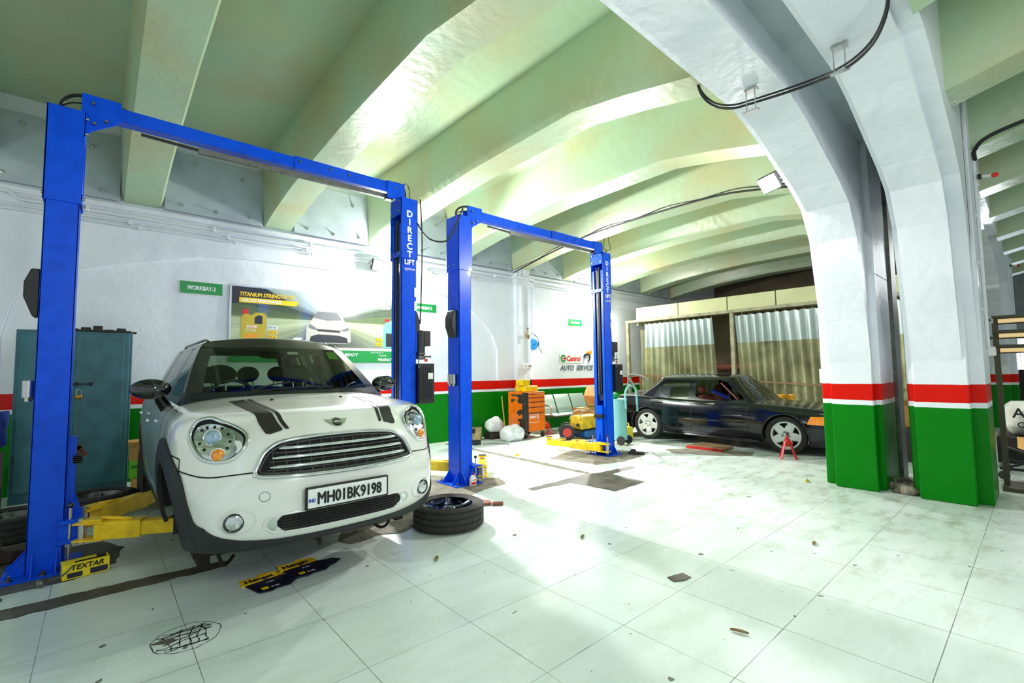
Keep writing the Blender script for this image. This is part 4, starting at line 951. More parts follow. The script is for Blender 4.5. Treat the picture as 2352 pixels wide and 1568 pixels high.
def make_lift(label, XL0, XL1, XR0, XR1, y0, y1, zL, zR, armsL, armsR, top=3.45, ph=.09):
    root = thing('two_post_lift', label, 'car lift', (0, 0, 0))
    lift_post(root, XL0, XL1, y0, y1, 1, 2.72, top); lift_post(root, XR0, XR1, y0-.02, y1-.04, -1, 2.72, top-.02)
    ym = (y0+y1)/2-.03
    c = MB(); c.box(XL1-.02, (XL1+XR0)/2+.25, ym-.055, ym-.043, top+.02, top+.13); c.box(XL1-.02, (XL1+XR0)/2+.25, ym+.043, ym+.055, top+.02, top+.13); c.box(XL1-.02, (XL1+XR0)/2+.25, ym-.05, ym+.05, top+.02, top+.03)
    xm = (XL1+XR0)/2+.2; c.box(xm, XR0+.05, ym-.068, ym-.055, top+.015, top+.14); c.box(xm, XR0+.05, ym+.055, ym+.068, top+.015, top+.14); c.box(xm, XR0+.05, ym-.06, ym+.06, top+.015, top+.025)
    c.box(XL1-.02, XL1+.22, ym-.062, ym-.05, top-.0, top+.17); c.box(XR0-.16, XR0+.06, ym-.08, ym-.068, top-.05, top+.15)
    c.prism([(XL1-.0, top-.18), (XL1+.0, top+.02), (XL1+.2, top+.02), (XL1+.2, top-.02), (XL1+.05, top-.12)], 'y', ym-.058, ym-.05)
    cb = c.build('crossbeam', 'blue_paint', root, bevel=.003)
    for xx, zz in ((XL1+.05, top+.10), (XR0-.05, top+.08), (XL1+.06, top-.06), (XL1+.13, top-.02), (xm+.05, top+.09), (xm+.35, top+.09), (xm+.55, top+.09)):
        MB().cyl((xx, ym-.085, zz), (xx, ym-.05, zz), .011, n=8).build('bolt', 'dull_steel', cb)
    x1 = XL1+.75; MB().bar((XL1+.35, ym-.02, top-.03), (x1, ym-.02, top-.04), .02).build('shutoff_rod', 'black_plastic', cb)
    MB().bar((x1, ym-.02, top-.045), (XR0-.12, ym-.02, top-.02), .035, .05).build('shutoff_bar', 'dull_steel', cb)
    MB().box(XR0-.16, XR0-.08, ym-.06, ym+.0, top-.06, top+.0).build('limit_switch', 'black_plastic', cb)
    # hoses arching over the post heads
    for k, (r_, zz) in enumerate(((.013, .16), (.006, .10))):
        MB().tube([(XL0+.06, ym+.04, top-.02), (XL0+.06, ym+.04, top+zz*.6), (XL0+.14, ym+.0, top+zz), ((XL1+XL0)/2+.2, ym-.02, top+zz*.9+.02), (XL1+.32, ym, top+.125)], r_, 8).build('hydraulic_hose', 'cable_black', root)
        MB().tube([(XR0-.35, ym, top+.13), (XR0-.0, ym, top+.18-k*.02), (XR0+.09+.05*k, ym, top+.14+.05*k), (XR0+.12+.06*k, ym, top+.0)], r_*.8, 8).build('hydraulic_hose', 'cable_black', root)
    carriage(root, XL0, XL1, y0, y1, 1, zL); carriage(root, XR0, XR1, y0-.02, y1-.04, -1, zR)
    for (pxy, tip) in armsL: arm(root, *pxy, zL, tip, ph)
    for (pxy, tip) in armsR: arm(root, *pxy, zR, tip, ph)
    cover_box(root, XL0, y0, y1, 1, 2.12-.1); adaptor_rack(root, XL0, y0+.05, 1, 1.26)
    cover_box(root, XR1, y0, y1, -1, 2.12-.18)
    power_unit(root, XR1, y0-.02, y1-.04, 1, 1.36)
    # lettering on the right post's front
    fx = (XR0+XR1)/2; fy = y0-.034
    for k, ch in enumerate('DIRECT'): text(ch, .105, 'white_text', root, (fx, fy, top-.24-.095*k), align='CENTER', heavy=.004)
    text('LIFT', .085, 'white_text', root, (fx, fy, top-.24-.095*5-.085), align='CENTER', heavy=.003, sx=.85)
    text('Down-Lift', .032, 'white_text', root, (fx, fy, top-.24-.095*6-.055), align='CENTER', shear=.3)
    MB().tube([(fx+.06*math.cos(t), fy, top-.86+.018*math.sin(t)) for t in (2*PI*k/20 for k in range(15))], .0022, 5).build('badge_swoosh', 'white_text', root)
    for zz in (2.28, 2.12): MB().box(XR1-.03, XR1+.004, y0-.03, y0+.04, zz, zz+.11).build('safety_label', 'white_plastic', root)
    return root
lift1 = make_lift('tall blue two-post lift nearest the camera, holding the white hatchback', -.352, -.158, 2.545, 2.735, 4.80, 5.06, .195, .195,
    [((-.06, 4.72), (.50, 4.42)), ((-.06, 5.12), (.58, 5.75))], [((2.44, 4.70), (1.95, 4.45)), ((2.44, 5.10), (1.95, 5.9))], ph=.056)
lift2 = make_lift('blue two-post lift standing empty beyond the white hatchback', 3.41, 3.60, 6.36, 6.56, 4.88, 5.14, .055, .055,
    [((3.70, 4.80), (4.10, 5.32)), ((3.70, 5.2), (3.2, 6.1))], [((6.26, 4.78), (6.10, 5.95)), ((6.26, 5.18), (6.14, 5.66))], 3.44)
# ================================================================== things along the left wall
mat('teal_steel', (56, 112, 124), .45, .1, noise=(5, (44, 84, 92), .7)); mat('rust', (120, 66, 34), .8); mat('orange_paint', (250, 122, 4), .4, noise=(5, (206, 88, 10), .6)); mat('worn_black', (30, 30, 30), .6, noise=(8, (70, 60, 50), .6))
mat('mirror_glass', (210, 220, 225), .05, 1); mat('brass', (170, 130, 60), .4, .8); mat('green_box', (110, 200, 40), .5); mat('box_yellow', (238, 214, 20), .5); mat('navy_print', (16, 18, 48), .5); mat('carton_yellow', (250, 204, 10), .55)
mat('sack_white', (244, 246, 244), .45, noise=(9, (186, 188, 178), .6), bump=.5, bscale=14); mat('pole_wood', (216, 180, 96), .6); mat('seat_steel', (176, 198, 188), .4, .15, noise=(60, (136, 158, 150), .5)); mat('red_paint', (206, 36, 30), .4, noise=(10, (150, 26, 22), .6))
mat('dirty_yellow', (232, 190, 30), .55, noise=(7, (110, 90, 30), .7)); mat('blue_machine', (10, 90, 150), .5); mat('drain_teal', (132, 196, 190), .4, noise=(3, (110, 170, 164), .5)); mat('jerry_yellow', (232, 214, 50), .45); mat('reel_blue', (30, 150, 226), .35)
mat('wood', (150, 120, 84), .8, noise=(6, (96, 74, 52), .7)); mat('dark_wood', (70, 54, 40), .8, noise=(6, (40, 30, 24), .6)); mat('cloth_blue', (24, 50, 130), .9); mat('wheel_red', (206, 60, 50), .5, noise=(9, (160, 50, 44), .5)); mat('tin', (196, 180, 130), .45, .4, noise=(9, (120, 100, 60), .7))
mat('worn_red', (150, 84, 72), .7, noise=(5, (110, 100, 88), .8)); mat('logo_red', (222, 32, 20), .4); mat('logo_green', (0, 140, 60), .4); mat('letter_grey', (110, 124, 132), .4); mat('pin_orange', (246, 150, 20), .4)
# ---- steel cabinet
cb = thing('steel_cabinet', 'rusty teal steel cabinet against the wall behind the nearest lift post', 'cabinet', (-.22, 7.82, 0))
MB().box(-.50, .52, -.22, .24, .10, 1.95).box(-.50, .52, -.20, .24, 0, .10).build('body', 'teal_steel', cb, bevel=.006)
dr = MB().box(.0, .49, -.245, -.225, .13, 1.92).build('door', 'teal_steel', cb, bevel=.004)
MB().box(.06, .44, -.25, -.244, .24, 1.86).build('door_panel', 'teal_steel', dr, bevel=.003)
MB().box(.235, .315, -.256, -.248, 1.02, 1.15).cyl((.275, -.255, 1.1), (.275, -.262, 1.1), .008).build('lock_plate', 'teal_steel', dr, bevel=.002)
MB().bar((-.02, -.27, 1.32), (.16, -.27, 1.32), .012).box(-.0, .03, -.275, -.245, 1.30, 1.34).box(.13, .155, -.275, -.245, 1.30, 1.34).build('bolt_latch', 'black', dr)
pk = MB().sph((.04, -.27, 1.17), (.035, .012, .03), 14, 8).build('padlock', 'brass', dr, smooth=180)
MB().tube([(.02, -.27, 1.19), (.02, -.272, 1.24), (.04, -.272, 1.26), (.06, -.27, 1.24), (.06, -.27, 1.19)], .004, 6).build('shackle', 'steel', pk)
d2 = MB().box(-.46, 0, -.012, .012, .13, 1.92, Matrix.Translation((0, -.235, 0)) @ Matrix.Rotation(.10, 4, 'Z')).build('door', 'teal_steel', cb, bevel=.004)
MB().box(-.30, -.08, -.016, -.012, .62, 1.72, Matrix.Translation((0, -.235, 0)) @ Matrix.Rotation(.10, 4, 'Z')).build('mirror', 'mirror_glass', d2)
rnd = random.Random(7)
for k in range(9):
    x = rnd.choice((-.42, -.35, .03, .1)) + rnd.uniform(-.03, .05); z = rnd.uniform(.42, .68)
    pts = [(x+rnd.uniform(.02, .05)*math.cos(t), -.262 if x < 0 else -.2515, z+rnd.uniform(.015, .04)*math.sin(t)) for t in (2*PI*q/9 for q in range(9))]
    MB().poly(pts).build('rust_patch', 'rust', cb, smooth=0)
mb = MB()
for k in range(5): mb.box(-.28+.11*k, -.19+.11*k, -.1+.02*(k % 2), .1, 0, .035+.02*((k*7) % 3))
mb.box(-.3, .3, -.12, .12, 0, .025); mb.box(.24, .36, -.05, .08, 0, .02)
tag(mb.build('engine_cover', 'worn_black', smooth=0, bevel=.006, mx=Matrix.Translation((-.02, 7.72, 1.951))), 'greasy black engine part lying on top of the teal steel cabinet', 'engine part')
# blue overalls and pipe at the far left
mb = MB(); mb.grid([[(-.98+.28*i/8+.02*math.sin(i*2), 7.15+.05*math.sin(i*1.9+j), .66+.40*j/6+.06*abs(math.sin(i))*(j == 0)) for i in range(9)] for j in range(7)])
tag(mb.build('overalls', 'cloth_blue', solid=.02, smooth=180), 'dark blue work overalls hanging at the left edge beside the teal cabinet', 'clothing')
tag(MB().box(-1.0, -.74, 7.1, 7.4, 0, .62).build('storage_chest', 'worn_black', bevel=.01), 'dark wooden trunk under the blue overalls at the left edge', 'chest')
# ---- tyres
def loose_tyre(label, loc, rot, R=.325, wd=.215, rim='alloy_blue', st='spk', tilt=None):
    t = thing('wheel', label, 'wheel', loc, rot=rot); wheel_parts(t, R, wd, .225, 5, rim, 'z', st, True, 1); return t
loose_tyre('tyre on a shiny dark blue alloy rim lying flat in front of the white hatchback', (2.47, 3.72, .108), (0, 0, .3))
loose_tyre('worn tyre lying flat on the floor, left of the nearest lift post', (-.55, 6.1, .108), (0, 0, 1), rim='dull_steel')
loose_tyre('worn tyre lying flat behind the nearest lift post, under the yellow arm', (.02, 6.52, .108), (0, 0, 2), rim='dull_steel')
for k, (x, y, z, rz, l, lab) in enumerate(((-.78, 5.25, .05, .25, .9, 'thick dark timber block lying on the floor, lower of two left of the post'), (-.86, 5.2, .13, .12, .7, 'thick dark timber block, upper of two left of the post'))):
    tag(MB().box(-l/2, l/2, -.09, .09, -.04, .04, Matrix.Translation((x, y, z)) @ Matrix.Rotation(rz, 4, 'Z')).build('timber_block', 'dark_wood', bevel=.008), lab, 'timber', 'timber blocks left of the lift')
bx = thing('brake_pad_box', 'small yellow printed box on the floor at the foot of the nearest lift post', 'box', (-.03, 4.60, .0), .12)
MB().box(-.125, .125, -.05, .05, .003, .105).build('carton', 'box_yellow', bx, bevel=.003)
text('TEXTAR', .048, 'black', bx, (-.085, -.052, .062), shear=.2, name='box_lettering', heavy=.0014)
MB().box(-.1, -.02, -.0515, -.05, .012, .045).box(.02, .115, -.0515, -.05, .012, .05).build('box_print', 'navy_print', bx)
MB().box(-.128, .06, .0, .055, .100, .108).build('flap', 'box_yellow', bx)
MB().box(-.06, .11, -.03, .045, .1055, .107).build('open_top', 'cavity', bx)
tag(MB().tube([(-.33, 4.5, .02), (-.2, 4.52, .03), (-.14, 4.53, .05), (-.10, 4.535, .09)], .006, 6).sph((-.25, 4.51, .03), .028, 12, 8).build('pry_bar', 'dull_steel'), 'thin steel bar with a dark knob leaning on the yellow box', 'bar')
tag(MB().tube([(-.75, 4.75, .006), (-.5, 4.55, .006), (-.42, 4.42, .006), (-.5, 4.36, .006), (-.66, 4.42, .006)], .004, 6).build('wire', 'cable_black'), 'thin black wire curling on the floor beside the lift base at lower left', 'wire')
# green battery carton and boxes beside the cabinet
b1 = thing('battery_carton', 'bright green printed carton on a brown box, beside the teal cabinet', 'carton', (.42, 7.33, .19))
MB().box(-.12, .12, -.1, .1, .002, .2).build('carton', 'green_box', b1, bevel=.004); text('AMARON', .045, 'black', b1, (-.105, -.102, .12), shear=.2, name='carton_lettering', sx=.9)
tag(MB().box(.33, .68, 7.22, 7.55, 0, .188).build('cardboard_box', 'cardboard', bevel=.006), 'brown cardboard box under the bright green carton, beside the teal cabinet', 'box')
mb = MB(); mb.box(-.14, .14, -.1, .1, 0, .15); mb.poly([(-.14, -.1, .15), (.14, -.1, .15), (.17, -.2, .23), (-.17, -.2, .23)]); mb.poly([(-.14, .1, .15), (.14, .1, .15), (.15, .2, .22), (-.15, .2, .22)])
tag(mb.build('cardboard_box', 'cardboard', smooth=0, mx=Matrix.Translation((.44, 7.38, .394)), solid=.004), 'open brown carton with raised flaps standing on the green carton', 'box')
# ---- flattened cartons on the floor
def flat_carton(label, rot, cx, cy, w_, s):
    t = thing('flattened_carton', label, 'carton', (cx, cy, .003+(.010 if cx > 1 else 0)), rot, 'flattened cartons in front of the hatchback')
    MB().prism([(-w_/2, -.02), (-w_/2+.03, -.19), (-.02, -.21), (.02, -.19), (w_/2-.02, -.2), (w_/2+.04, -.15), (w_/2, .0)], 'z', 0, .006).build('printed_panel', 'navy_print', t)
    MB().prism([(-w_/2-.02, -.02), (w_/2, .0), (w_/2-.01, .07), (w_/2-.1, .11), (-.0, .1), (-.02, .07), (-w_/2, .09)], 'z', .001, .009).build('yellow_panel', 'carton_yellow', t)
    text('Hengst', .07, 'navy_print', t, (-w_/2+.01, .005, .0095), (0, 0, 0), heavy=.0022, name='carton_lettering', sx=.9)
    MB().box(-w_/2+.06, -w_/2+.1, -.165, -.13, .006, .0075).build('yellow_mark', 'carton_yellow', t); text('E146L', .022, 'white_text', t, (-w_/2+.115, -.16, .0065), (0, 0, 0), name='carton_lettering')
    text('air filter', .016, 'white_text', t, (-w_/2+.115, -.07, .0065), (0, 0, 0), name='carton_lettering')
    MB().prism([(w_/2, -.03), (w_/2+.09, -.05), (w_/2+.13, -.11), (w_/2+.06, -.16), (w_/2, -.15)], 'z', .004, .010).build('side_flap', 'navy_print', t)
flat_carton('flattened yellow and navy carton on the floor, left of the overlapping pair', .10, .885, 3.6, .24, 1)
flat_carton('flattened yellow and navy carton on the floor, right of the overlapping pair', .08, 1.14, 3.655, .25, 1)
# ---- wall signs
def bay_sign(no, x0, x1, z0, z1, label):
    t = thing('bay_sign', label, 'sign', ((x0+x1)/2, W0, (z0+z1)/2), group='green bay signs'); w_ = (x1-x0)/2; h = (z1-z0)/2
    MB().box(-w_, w_, -.012, -.002, -h, h).build('sign_board', 'sign_green', t, bevel=.002)
    MB().box(-w_-.008, w_+.008, -.010, -.001, -h-.008, h+.008).build('sign_backing', 'white_plastic', t)
    text('WORKBAY-%d' % no, .085, 'white_text', t, (0, -.0135, -.03), align='CENTER', heavy=.0028, sx=.72, name='sign_lettering')
bay_sign(2, .82, 1.35, 2.60, 2.775, 'green bay sign numbered two, left of the big oil poster')
bay_sign(3, 4.56, 5.12, 2.62, 2.785, 'green bay sign numbered three, between the two lifts')
bay_sign(4, 9.14, 9.68, 2.59, 2.77, 'green bay sign numbered four, above the red and green logo')
def poster_mat():
    m = bpy.data.materials.new('poster_print'); m.use_nodes = True; nt = m.node_tree; b = nt.nodes['Principled BSDF']; L = nt.links.new
    tc = nt.nodes.new('ShaderNodeTexCoord'); sp = nt.nodes.new('ShaderNodeSeparateXYZ'); L(tc.outputs['Object'], sp.inputs[0])
    # perspective streaks from a vanishing point near the middle: angle drives colour
    a = nt.nodes.new('ShaderNodeMath'); a.operation = 'ARCTAN2'; z = nt.nodes.new('ShaderNodeMath'); z.operation = 'SUBTRACT'; z.inputs[1].default_value = .12; L(sp.outputs['Z'], z.inputs[0]); x = nt.nodes.new('ShaderNodeMath'); x.operation = 'ABSOLUTE'; L(sp.outputs['X'], x.inputs[0])
    L(z.outputs[0], a.inputs[0]); L(x.outputs[0], a.inputs[1])
    n = nt.nodes.new('ShaderNodeTexNoise'); n.noise_dimensions = '1D'; n.inputs['Scale'].default_value = 9; n.inputs['Detail'].default_value = 6; L(a.outputs[0], n.inputs['W'])
    ad = nt.nodes.new('ShaderNodeMath'); ad.operation = 'MULTIPLY_ADD'; L(n.outputs['Fac'], ad.inputs[0]); ad.inputs[1].default_value = .5; L(a.outputs[0], ad.inputs[2])
    mr = nt.nodes.new('ShaderNodeMapRange'); mr.inputs['From Min'].default_value = -1.2; mr.inputs['From Max'].default_value = 1.4; L(ad.outputs[0], mr.inputs['Value'])
    r = nt.nodes.new('ShaderNodeValToRGB'); e = r.color_ramp.elements; e[0].position = 0; e[0].color = (*rgb(86, 92, 88), 1); e[1].position = 1; e[1].color = (*rgb(216, 226, 224), 1)
    for p, c in ((.30, (120, 128, 116)), (.42, (150, 160, 130)), (.50, (206, 218, 176)), (.56, (110, 130, 80)), (.64, (60, 76, 56)), (.75, (170, 184, 176)), (.9, (206, 218, 214))): q = e.new(p); q.color = (*rgb(*c), 1)
    L(mr.outputs[0], r.inputs[0]); L(r.outputs[0], b.inputs['Base Color']); b.inputs['Roughness'].default_value = .12; b.inputs['Coat Weight'].default_value = .5; MATS['poster_print'] = m
poster_mat()
mat('oil_gold', (196, 172, 40), .3); mat('oil_teal', (120, 196, 200), .3); mat('poster_car', (214, 208, 196), .3); mat('poster_dark', (34, 40, 44), .3); mat('poster_mid', (120, 124, 124), .3)
PX0, PX1, PZ0, PZ1 = 1.44, 4.46, 1.60, 2.79
ps = thing('oil_poster', 'large framed motor oil advertising poster with a car on the wall behind the hatchback', 'poster', ((PX0+PX1)/2, W0-.0, (PZ0+PZ1)/2))
hw = (PX1-PX0)/2; hh = (PZ1-PZ0)/2; ox = (PX0+PX1)/2; oz = (PZ0+PZ1)/2
MB().box(-hw, hw, -.03, -.002, -hh, hh).build('frame', 'steel', ps, bevel=.003)
MB().box(-hw+.03, hw-.03, -.033, -.03, -hh+.26, hh-.02).build('print', 'poster_print', ps)
MB().box(-hw+.01, hw-.01, -.034, -.03, -hh+.0, -hh+.215).build('green_strip', 'sign_green', ps); MB().box(-hw+.01, hw-.01, -.034, -.03, -hh+.215, -hh+.26).build('white_strip', 'white_plastic', ps)
def pt(body, x, z, size, m, **k): return text(body, size, m, ps, (x-ox, -.036, z-oz), name='poster_lettering', **k)
def pshape(pts, m, name, y=-.0345, th=.001): return MB().prism([(x-ox, z-oz) for x, z in pts], 'y', y-th, y).build(name, m, ps, smooth=0)
mat('title_yellow', (250, 206, 0), .4)
pshape([(1.47, 2.77), (1.95, 2.77), (2.30, 2.58), (1.47, 2.50)], 'poster_dark', 'poster_hill')
pt('TITANIUM STRENGTH TO', 1.57, 2.63, .085, 'title_yellow', shear=.2, heavy=.003, sx=.80)
pshape([(1.57, 2.605), (2.43, 2.605), (2.41, 2.525), (1.57, 2.525)], 'title_yellow', 'title_bar', -.036); text('UNLOCK PERFORMANCE', .06, 'white_text', ps, (1.60-ox, -.0375, 2.545-oz), name='poster_lettering', shear=.2, heavy=.002, sx=.83)
pshape([(1.60, 1.87), (1.60, 2.30), (1.64, 2.35), (1.70, 2.35), (1.74, 2.33), (1.80, 2.38), (1.92, 2.38), (1.96, 2.34), (1.96, 1.87)], 'oil_gold', 'oil_bottle', -.036); pshape([(1.79, 2.2), (1.79, 2.30), (1.84, 2.34), (1.9, 2.33), (1.9, 2.2)], 'poster_dark', 'bottle_handle_gap', -.0372); pshape([(1.62, 2.35), (1.62, 2.42), (1.70, 2.42), (1.70, 2.35)], 'logo_red', 'bottle_cap', -.0372)
pshape([(1.68, 2.14), (1.68, 2.17), (1.82, 2.17), (1.82, 2.14)], 'white_plastic', 'bottle_label', -.0374); text('Castrol', .03, 'logo_red', ps, (1.70-ox, -.0388, 2.146-oz), name='poster_lettering'); text('EDGE', .05, 'white_text', ps, (1.66-ox, -.0388, 2.085-oz), name='poster_lettering', sx=1.2)
pshape([(1.64, 2.0), (1.72, 2.04), (1.82, 2.03), (1.88, 2.05), (1.80, 1.99), (1.70, 1.98)], 'pin_orange', 'bottle_motif', -.0374)
for k, (tx, c) in enumerate((('0W-40', 'white_plastic'), ('5W-30', 'title_yellow'), ('5W-40', 'title_yellow'))):
    z = 2.155-k*.077; pshape([(1.98, z-.028), (2.12, z-.028), (2.12, z+.028), (1.98, z+.028)], c, 'grade_tag', -.036); text(tx, .045, 'poster_dark', ps, (1.99-ox, -.0375, z-.015-oz), name='poster_lettering', sx=.85)
for k, c in enumerate(('white_plastic', 'white_plastic', 'title_yellow', 'title_yellow')):
    z = 2.19-k*.083; pshape([(3.80, z-.028), (3.93, z-.028), (3.93, z+.028), (3.80, z+.028)], c, 'grade_tag', -.036); text(('0W-16', '0W-20', '5W-30', '5W-40')[k], .04, 'poster_dark', ps, (3.805-ox, -.0375, z-.013-oz), name='poster_lettering', sx=.85)
pshape([(3.95, 1.87), (3.95, 2.28), (4.0, 2.36), (4.05, 2.36), (4.12, 2.4), (4.3, 2.36), (4.3, 1.87)], 'oil_teal', 'oil_bottle', -.036); pshape([(3.98, 2.36), (3.98, 2.42), (4.06, 2.42), (4.06, 2.36)], 'logo_red', 'bottle_cap', -.0372); pshape([(4.0, 1.9), (4.0, 2.15), (4.22, 2.15), (4.22, 1.9)], 'poster_dark', 'bottle_label', -.0374)
for k in range(6):        # chequered start line
    x = 2.15+k*.14
    if k % 2 == 0: pshape([(x, 1.92), (x+.14, 1.92), (x+.19, 1.97), (x+.05, 1.97)], 'white_plastic', 'chequer', -.0352)
    else: pshape([(x+.05, 1.97), (x+.19, 1.97), (x+.23, 2.01), (x+.1, 2.01)], 'white_plastic', 'chequer', -.0352)
pshape([(2.56, 1.97), (2.57, 2.20), (2.64, 2.30), (2.72, 2.42), (2.80, 2.50), (3.06, 2.50), (3.16, 2.42), (3.24, 2.28), (3.32, 2.18), (3.33, 1.97), (3.26, 1.93), (2.62, 1.93)], 'poster_car', 'printed_car', -.036)
pshape([(2.66, 2.36), (2.76, 2.47), (3.08, 2.47), (3.17, 2.34), (2.92, 2.32)], 'poster_mid', 'printed_windscreen', -.0373); pshape([(2.62, 1.94), (2.64, 2.04), (2.76, 2.08), (3.12, 2.07), (3.26, 2.03), (3.28, 1.94)], 'poster_dark', 'printed_bumper', -.0373)
pshape([(2.76, 2.13), (2.72, 2.17), (3.16, 2.16), (3.12, 2.12)], 'poster_dark', 'printed_grille', -.0373); pshape([(2.6, 2.19), (2.62, 2.25), (2.74, 2.18), (2.70, 2.15)], 'poster_mid', 'printed_lamp', -.0373); pshape([(3.3, 2.17), (3.28, 2.22), (3.16, 2.17), (3.20, 2.14)], 'poster_mid', 'printed_lamp', -.0373)
pt('TECHNOLOGY', 3.62, 2.60, .07, 'white_text', bold=.001, shear=.2); pt('READY', 3.22, 1.715, .075, 'white_text', bold=.002, shear=.2); pt('Castrol', 3.86, 1.72, .05, 'white_text'); pt('MAGNATEC', 3.84, 1.635, .065, 'white_text', bold=.002, shear=.2); pt('IT\'S MORE THAN JUST OIL', 3.7, 1.775, .022, 'white_text')
# logo panel and the garage lettering
lg = thing('logo_panel', 'white logo panel with red lettering and green disc above the grey wall letters', 'sign', (9.22, W0, 1.73))
MB().box(-.43, .43, -.010, -.002, -.115, .115).build('panel', 'white_plastic', lg, bevel=.004)
mb = MB(); mb.cyl((-.30, -.011, 0), (-.30, -.014, 0), .098, n=32); mb.build('logo_disc', 'logo_green', lg); mb = MB(); mb.cyl((-.30, -.0145, 0), (-.30, -.016, 0), .05, n=24); mb.box(-.3, -.2, -.016, -.0145, -.02, .02); mb.build('logo_ring', 'white_plastic', lg); MB().box(-.33, -.19, -.018, -.0165, -.016, .016).build('logo_bar', 'logo_red', lg)
text('Castrol', .18, 'logo_red', lg, (-.185, -.013, -.058), shear=.2, heavy=.006, sx=1.0, name='logo_lettering')
wl = thing('wall_lettering', 'grey slanted raised lettering on the white wall under the red and green logo', 'lettering', (9.7, W0, 1.5))
text('AUTO  SERVICE', .175, 'letter_grey', wl, (-.90, -.006, -.07), shear=.28, heavy=.006, sx=1.05, ext=.004)
em = thing('engine_emblem', 'black and orange piston emblem beside the red and green logo, half behind the post', 'sign', (9.95, W0, 1.78))
MB().tube([(-.2, -.01, -.02), (-.17, -.01, .05), (-.05, -.01, .07), (.03, -.01, .02), (.02, -.01, -.07), (-.05, -.01, -.11)], lambda t: .035-.02*t, 8).build('emblem_hook', 'black_gloss', em); MB().prism([(-.12, .10), (-.06, .17), (0, .13), (.08, .19), (.14, .12), (.05, .08)], 'y', -.012, -.004).build('emblem_flame', 'pin_orange', em, smooth=0)
# ---- conduits, reel, regulator, sockets
mat('pipe_white', (226, 230, 234), .4)
def conduit(label, pts, r, clamps=(), group='white conduits on the left wall'):
    t = thing('conduit', label, 'pipe', (0, 0, 0), group=group); MB().tube(pts, r, 8, False, False).build('pipe', 'pipe_white', t)
    for c in clamps: MB().box(c[0]-.02, c[0]+.02, c[1]-.03, c[1]+.02, c[2]-r-.012, c[2]+r+.018).build('pipe_clamp', 'pipe_white', t, bevel=.003)
yw = W0-.095; cl = [(x, yw, 0) for x in (-2, -.2, 1.2, 2.6, 4.0, 5.4, 6.6)]
conduit('thick white conduit along the wall just under the grey plates', [(-5, yw, 3.64), (-.9, yw, 3.64), (-.8, yw, 3.56), (7.1, yw, 3.59), (7.12, yw-.12, 3.6), (7.7, yw-.12, 3.6), (7.72, yw, 3.6), (17, yw, 3.62)], .022, [(x, yw, 3.57) for x, _, _ in cl])
for k, (z, lb) in enumerate(((3.475, 'thin white conduit along the wall, upper of the thin pair'), (3.42, 'thin white conduit along the wall, lower of the thin pair'))):
    conduit(lb, [(-5, yw, z), (7.14, yw, z+.02), (7.14, yw-.12, z+.02), (7.7, yw-.12, z+.02), (7.7, yw, z+.02), (17, yw, z+.03)], .012, [(x*.82+.4+.1*k, yw, z) for x, _, _ in cl])
conduit('white conduit dropping down the wall pier from a looped bend', [(7.28, W0-.19, 3.65), (7.28, W0-.19, 3.86), (7.38, W0-.19, 3.86), (7.38, W0-.19, 3.65)], .018)
conduit('white conduit running down the wall pier to the air regulator', [(7.28, W0-.185, 3.40), (7.28, W0-.185, 2.5)], .02)
conduit('thin white pipe from the ceiling conduits down to the wall sockets', [(7.60, W0-.175, 3.40), (7.60, W0-.175, 1.6)], .009)
rg = thing('air_regulator', 'small olive compressed-air regulator mounted on the white wall pier', 'regulator', (7.50, W0-.21, 2.27))
MB().box(-.05, .05, -.03, .03, -.03, .03).cyl((0, 0, .03), (0, 0, .12), .022).cyl((.03, 0, -.03), (.03, 0, -.11), .025).cyl((-.03, 0, -.03), (-.03, 0, -.09), .02).build('body', 'tin', rg, bevel=.003); MB().cyl((0, -.03, 0), (0, -.045, 0), .025, n=16).build('gauge', 'white_plastic', rg); MB().cyl((0, 0, .12), (0, 0, .16), .016).build('knob', 'black', rg)
tag(MB().tube([(7.57, W0-.25, 2.3), (7.75, W0-.12, 2.31), (7.95, W0-.04, 2.25), (8.02, W0-.04, 2.1), (8.0, W0-.06, 2.0), (8.1, W0-.06, 1.86)], .008, 6).build('air_hose', 'dull_steel'), 'thin grey air hose from the regulator curling over the blue hose reel', 'hose')
hr = thing('hose_reel', 'round bright blue hose reel on the white wall', 'hose reel', (7.82, W0, 2.06))
MB().lathe([(0, -.10), (.11, -.10), (.128, -.085), (.128, -.03), (.11, -.015), (0, -.015)], (0, -.0, 0), (0, 1, 0), 32).build('housing', 'reel_blue', hr); MB().box(-.16, -.12, -.09, -.0, -.05, .05).box(.10, .15, -.09, -.0, -.05, .05).build('bracket', 'black_plastic', hr, bevel=.004); MB().cyl((0, -.10, 0), (0, -.11, 0), .02).build('hub', 'blue_machine', hr)
sk_ = thing('socket_box', 'white double wall socket below the air regulator', 'socket', (7.50, W0-.16, 1.53)); MB().box(-.13, .13, -.03, .0, -.055, .055).build('plate', 'white_plastic', sk_, bevel=.004); MB().box(-.08, -.06, -.034, -.03, -.01, .02).box(.02, .04, -.034, -.03, -.01, .02).box(.07, .10, -.036, -.03, -.02, .02).build('socket_holes', 'dull_steel', sk_)
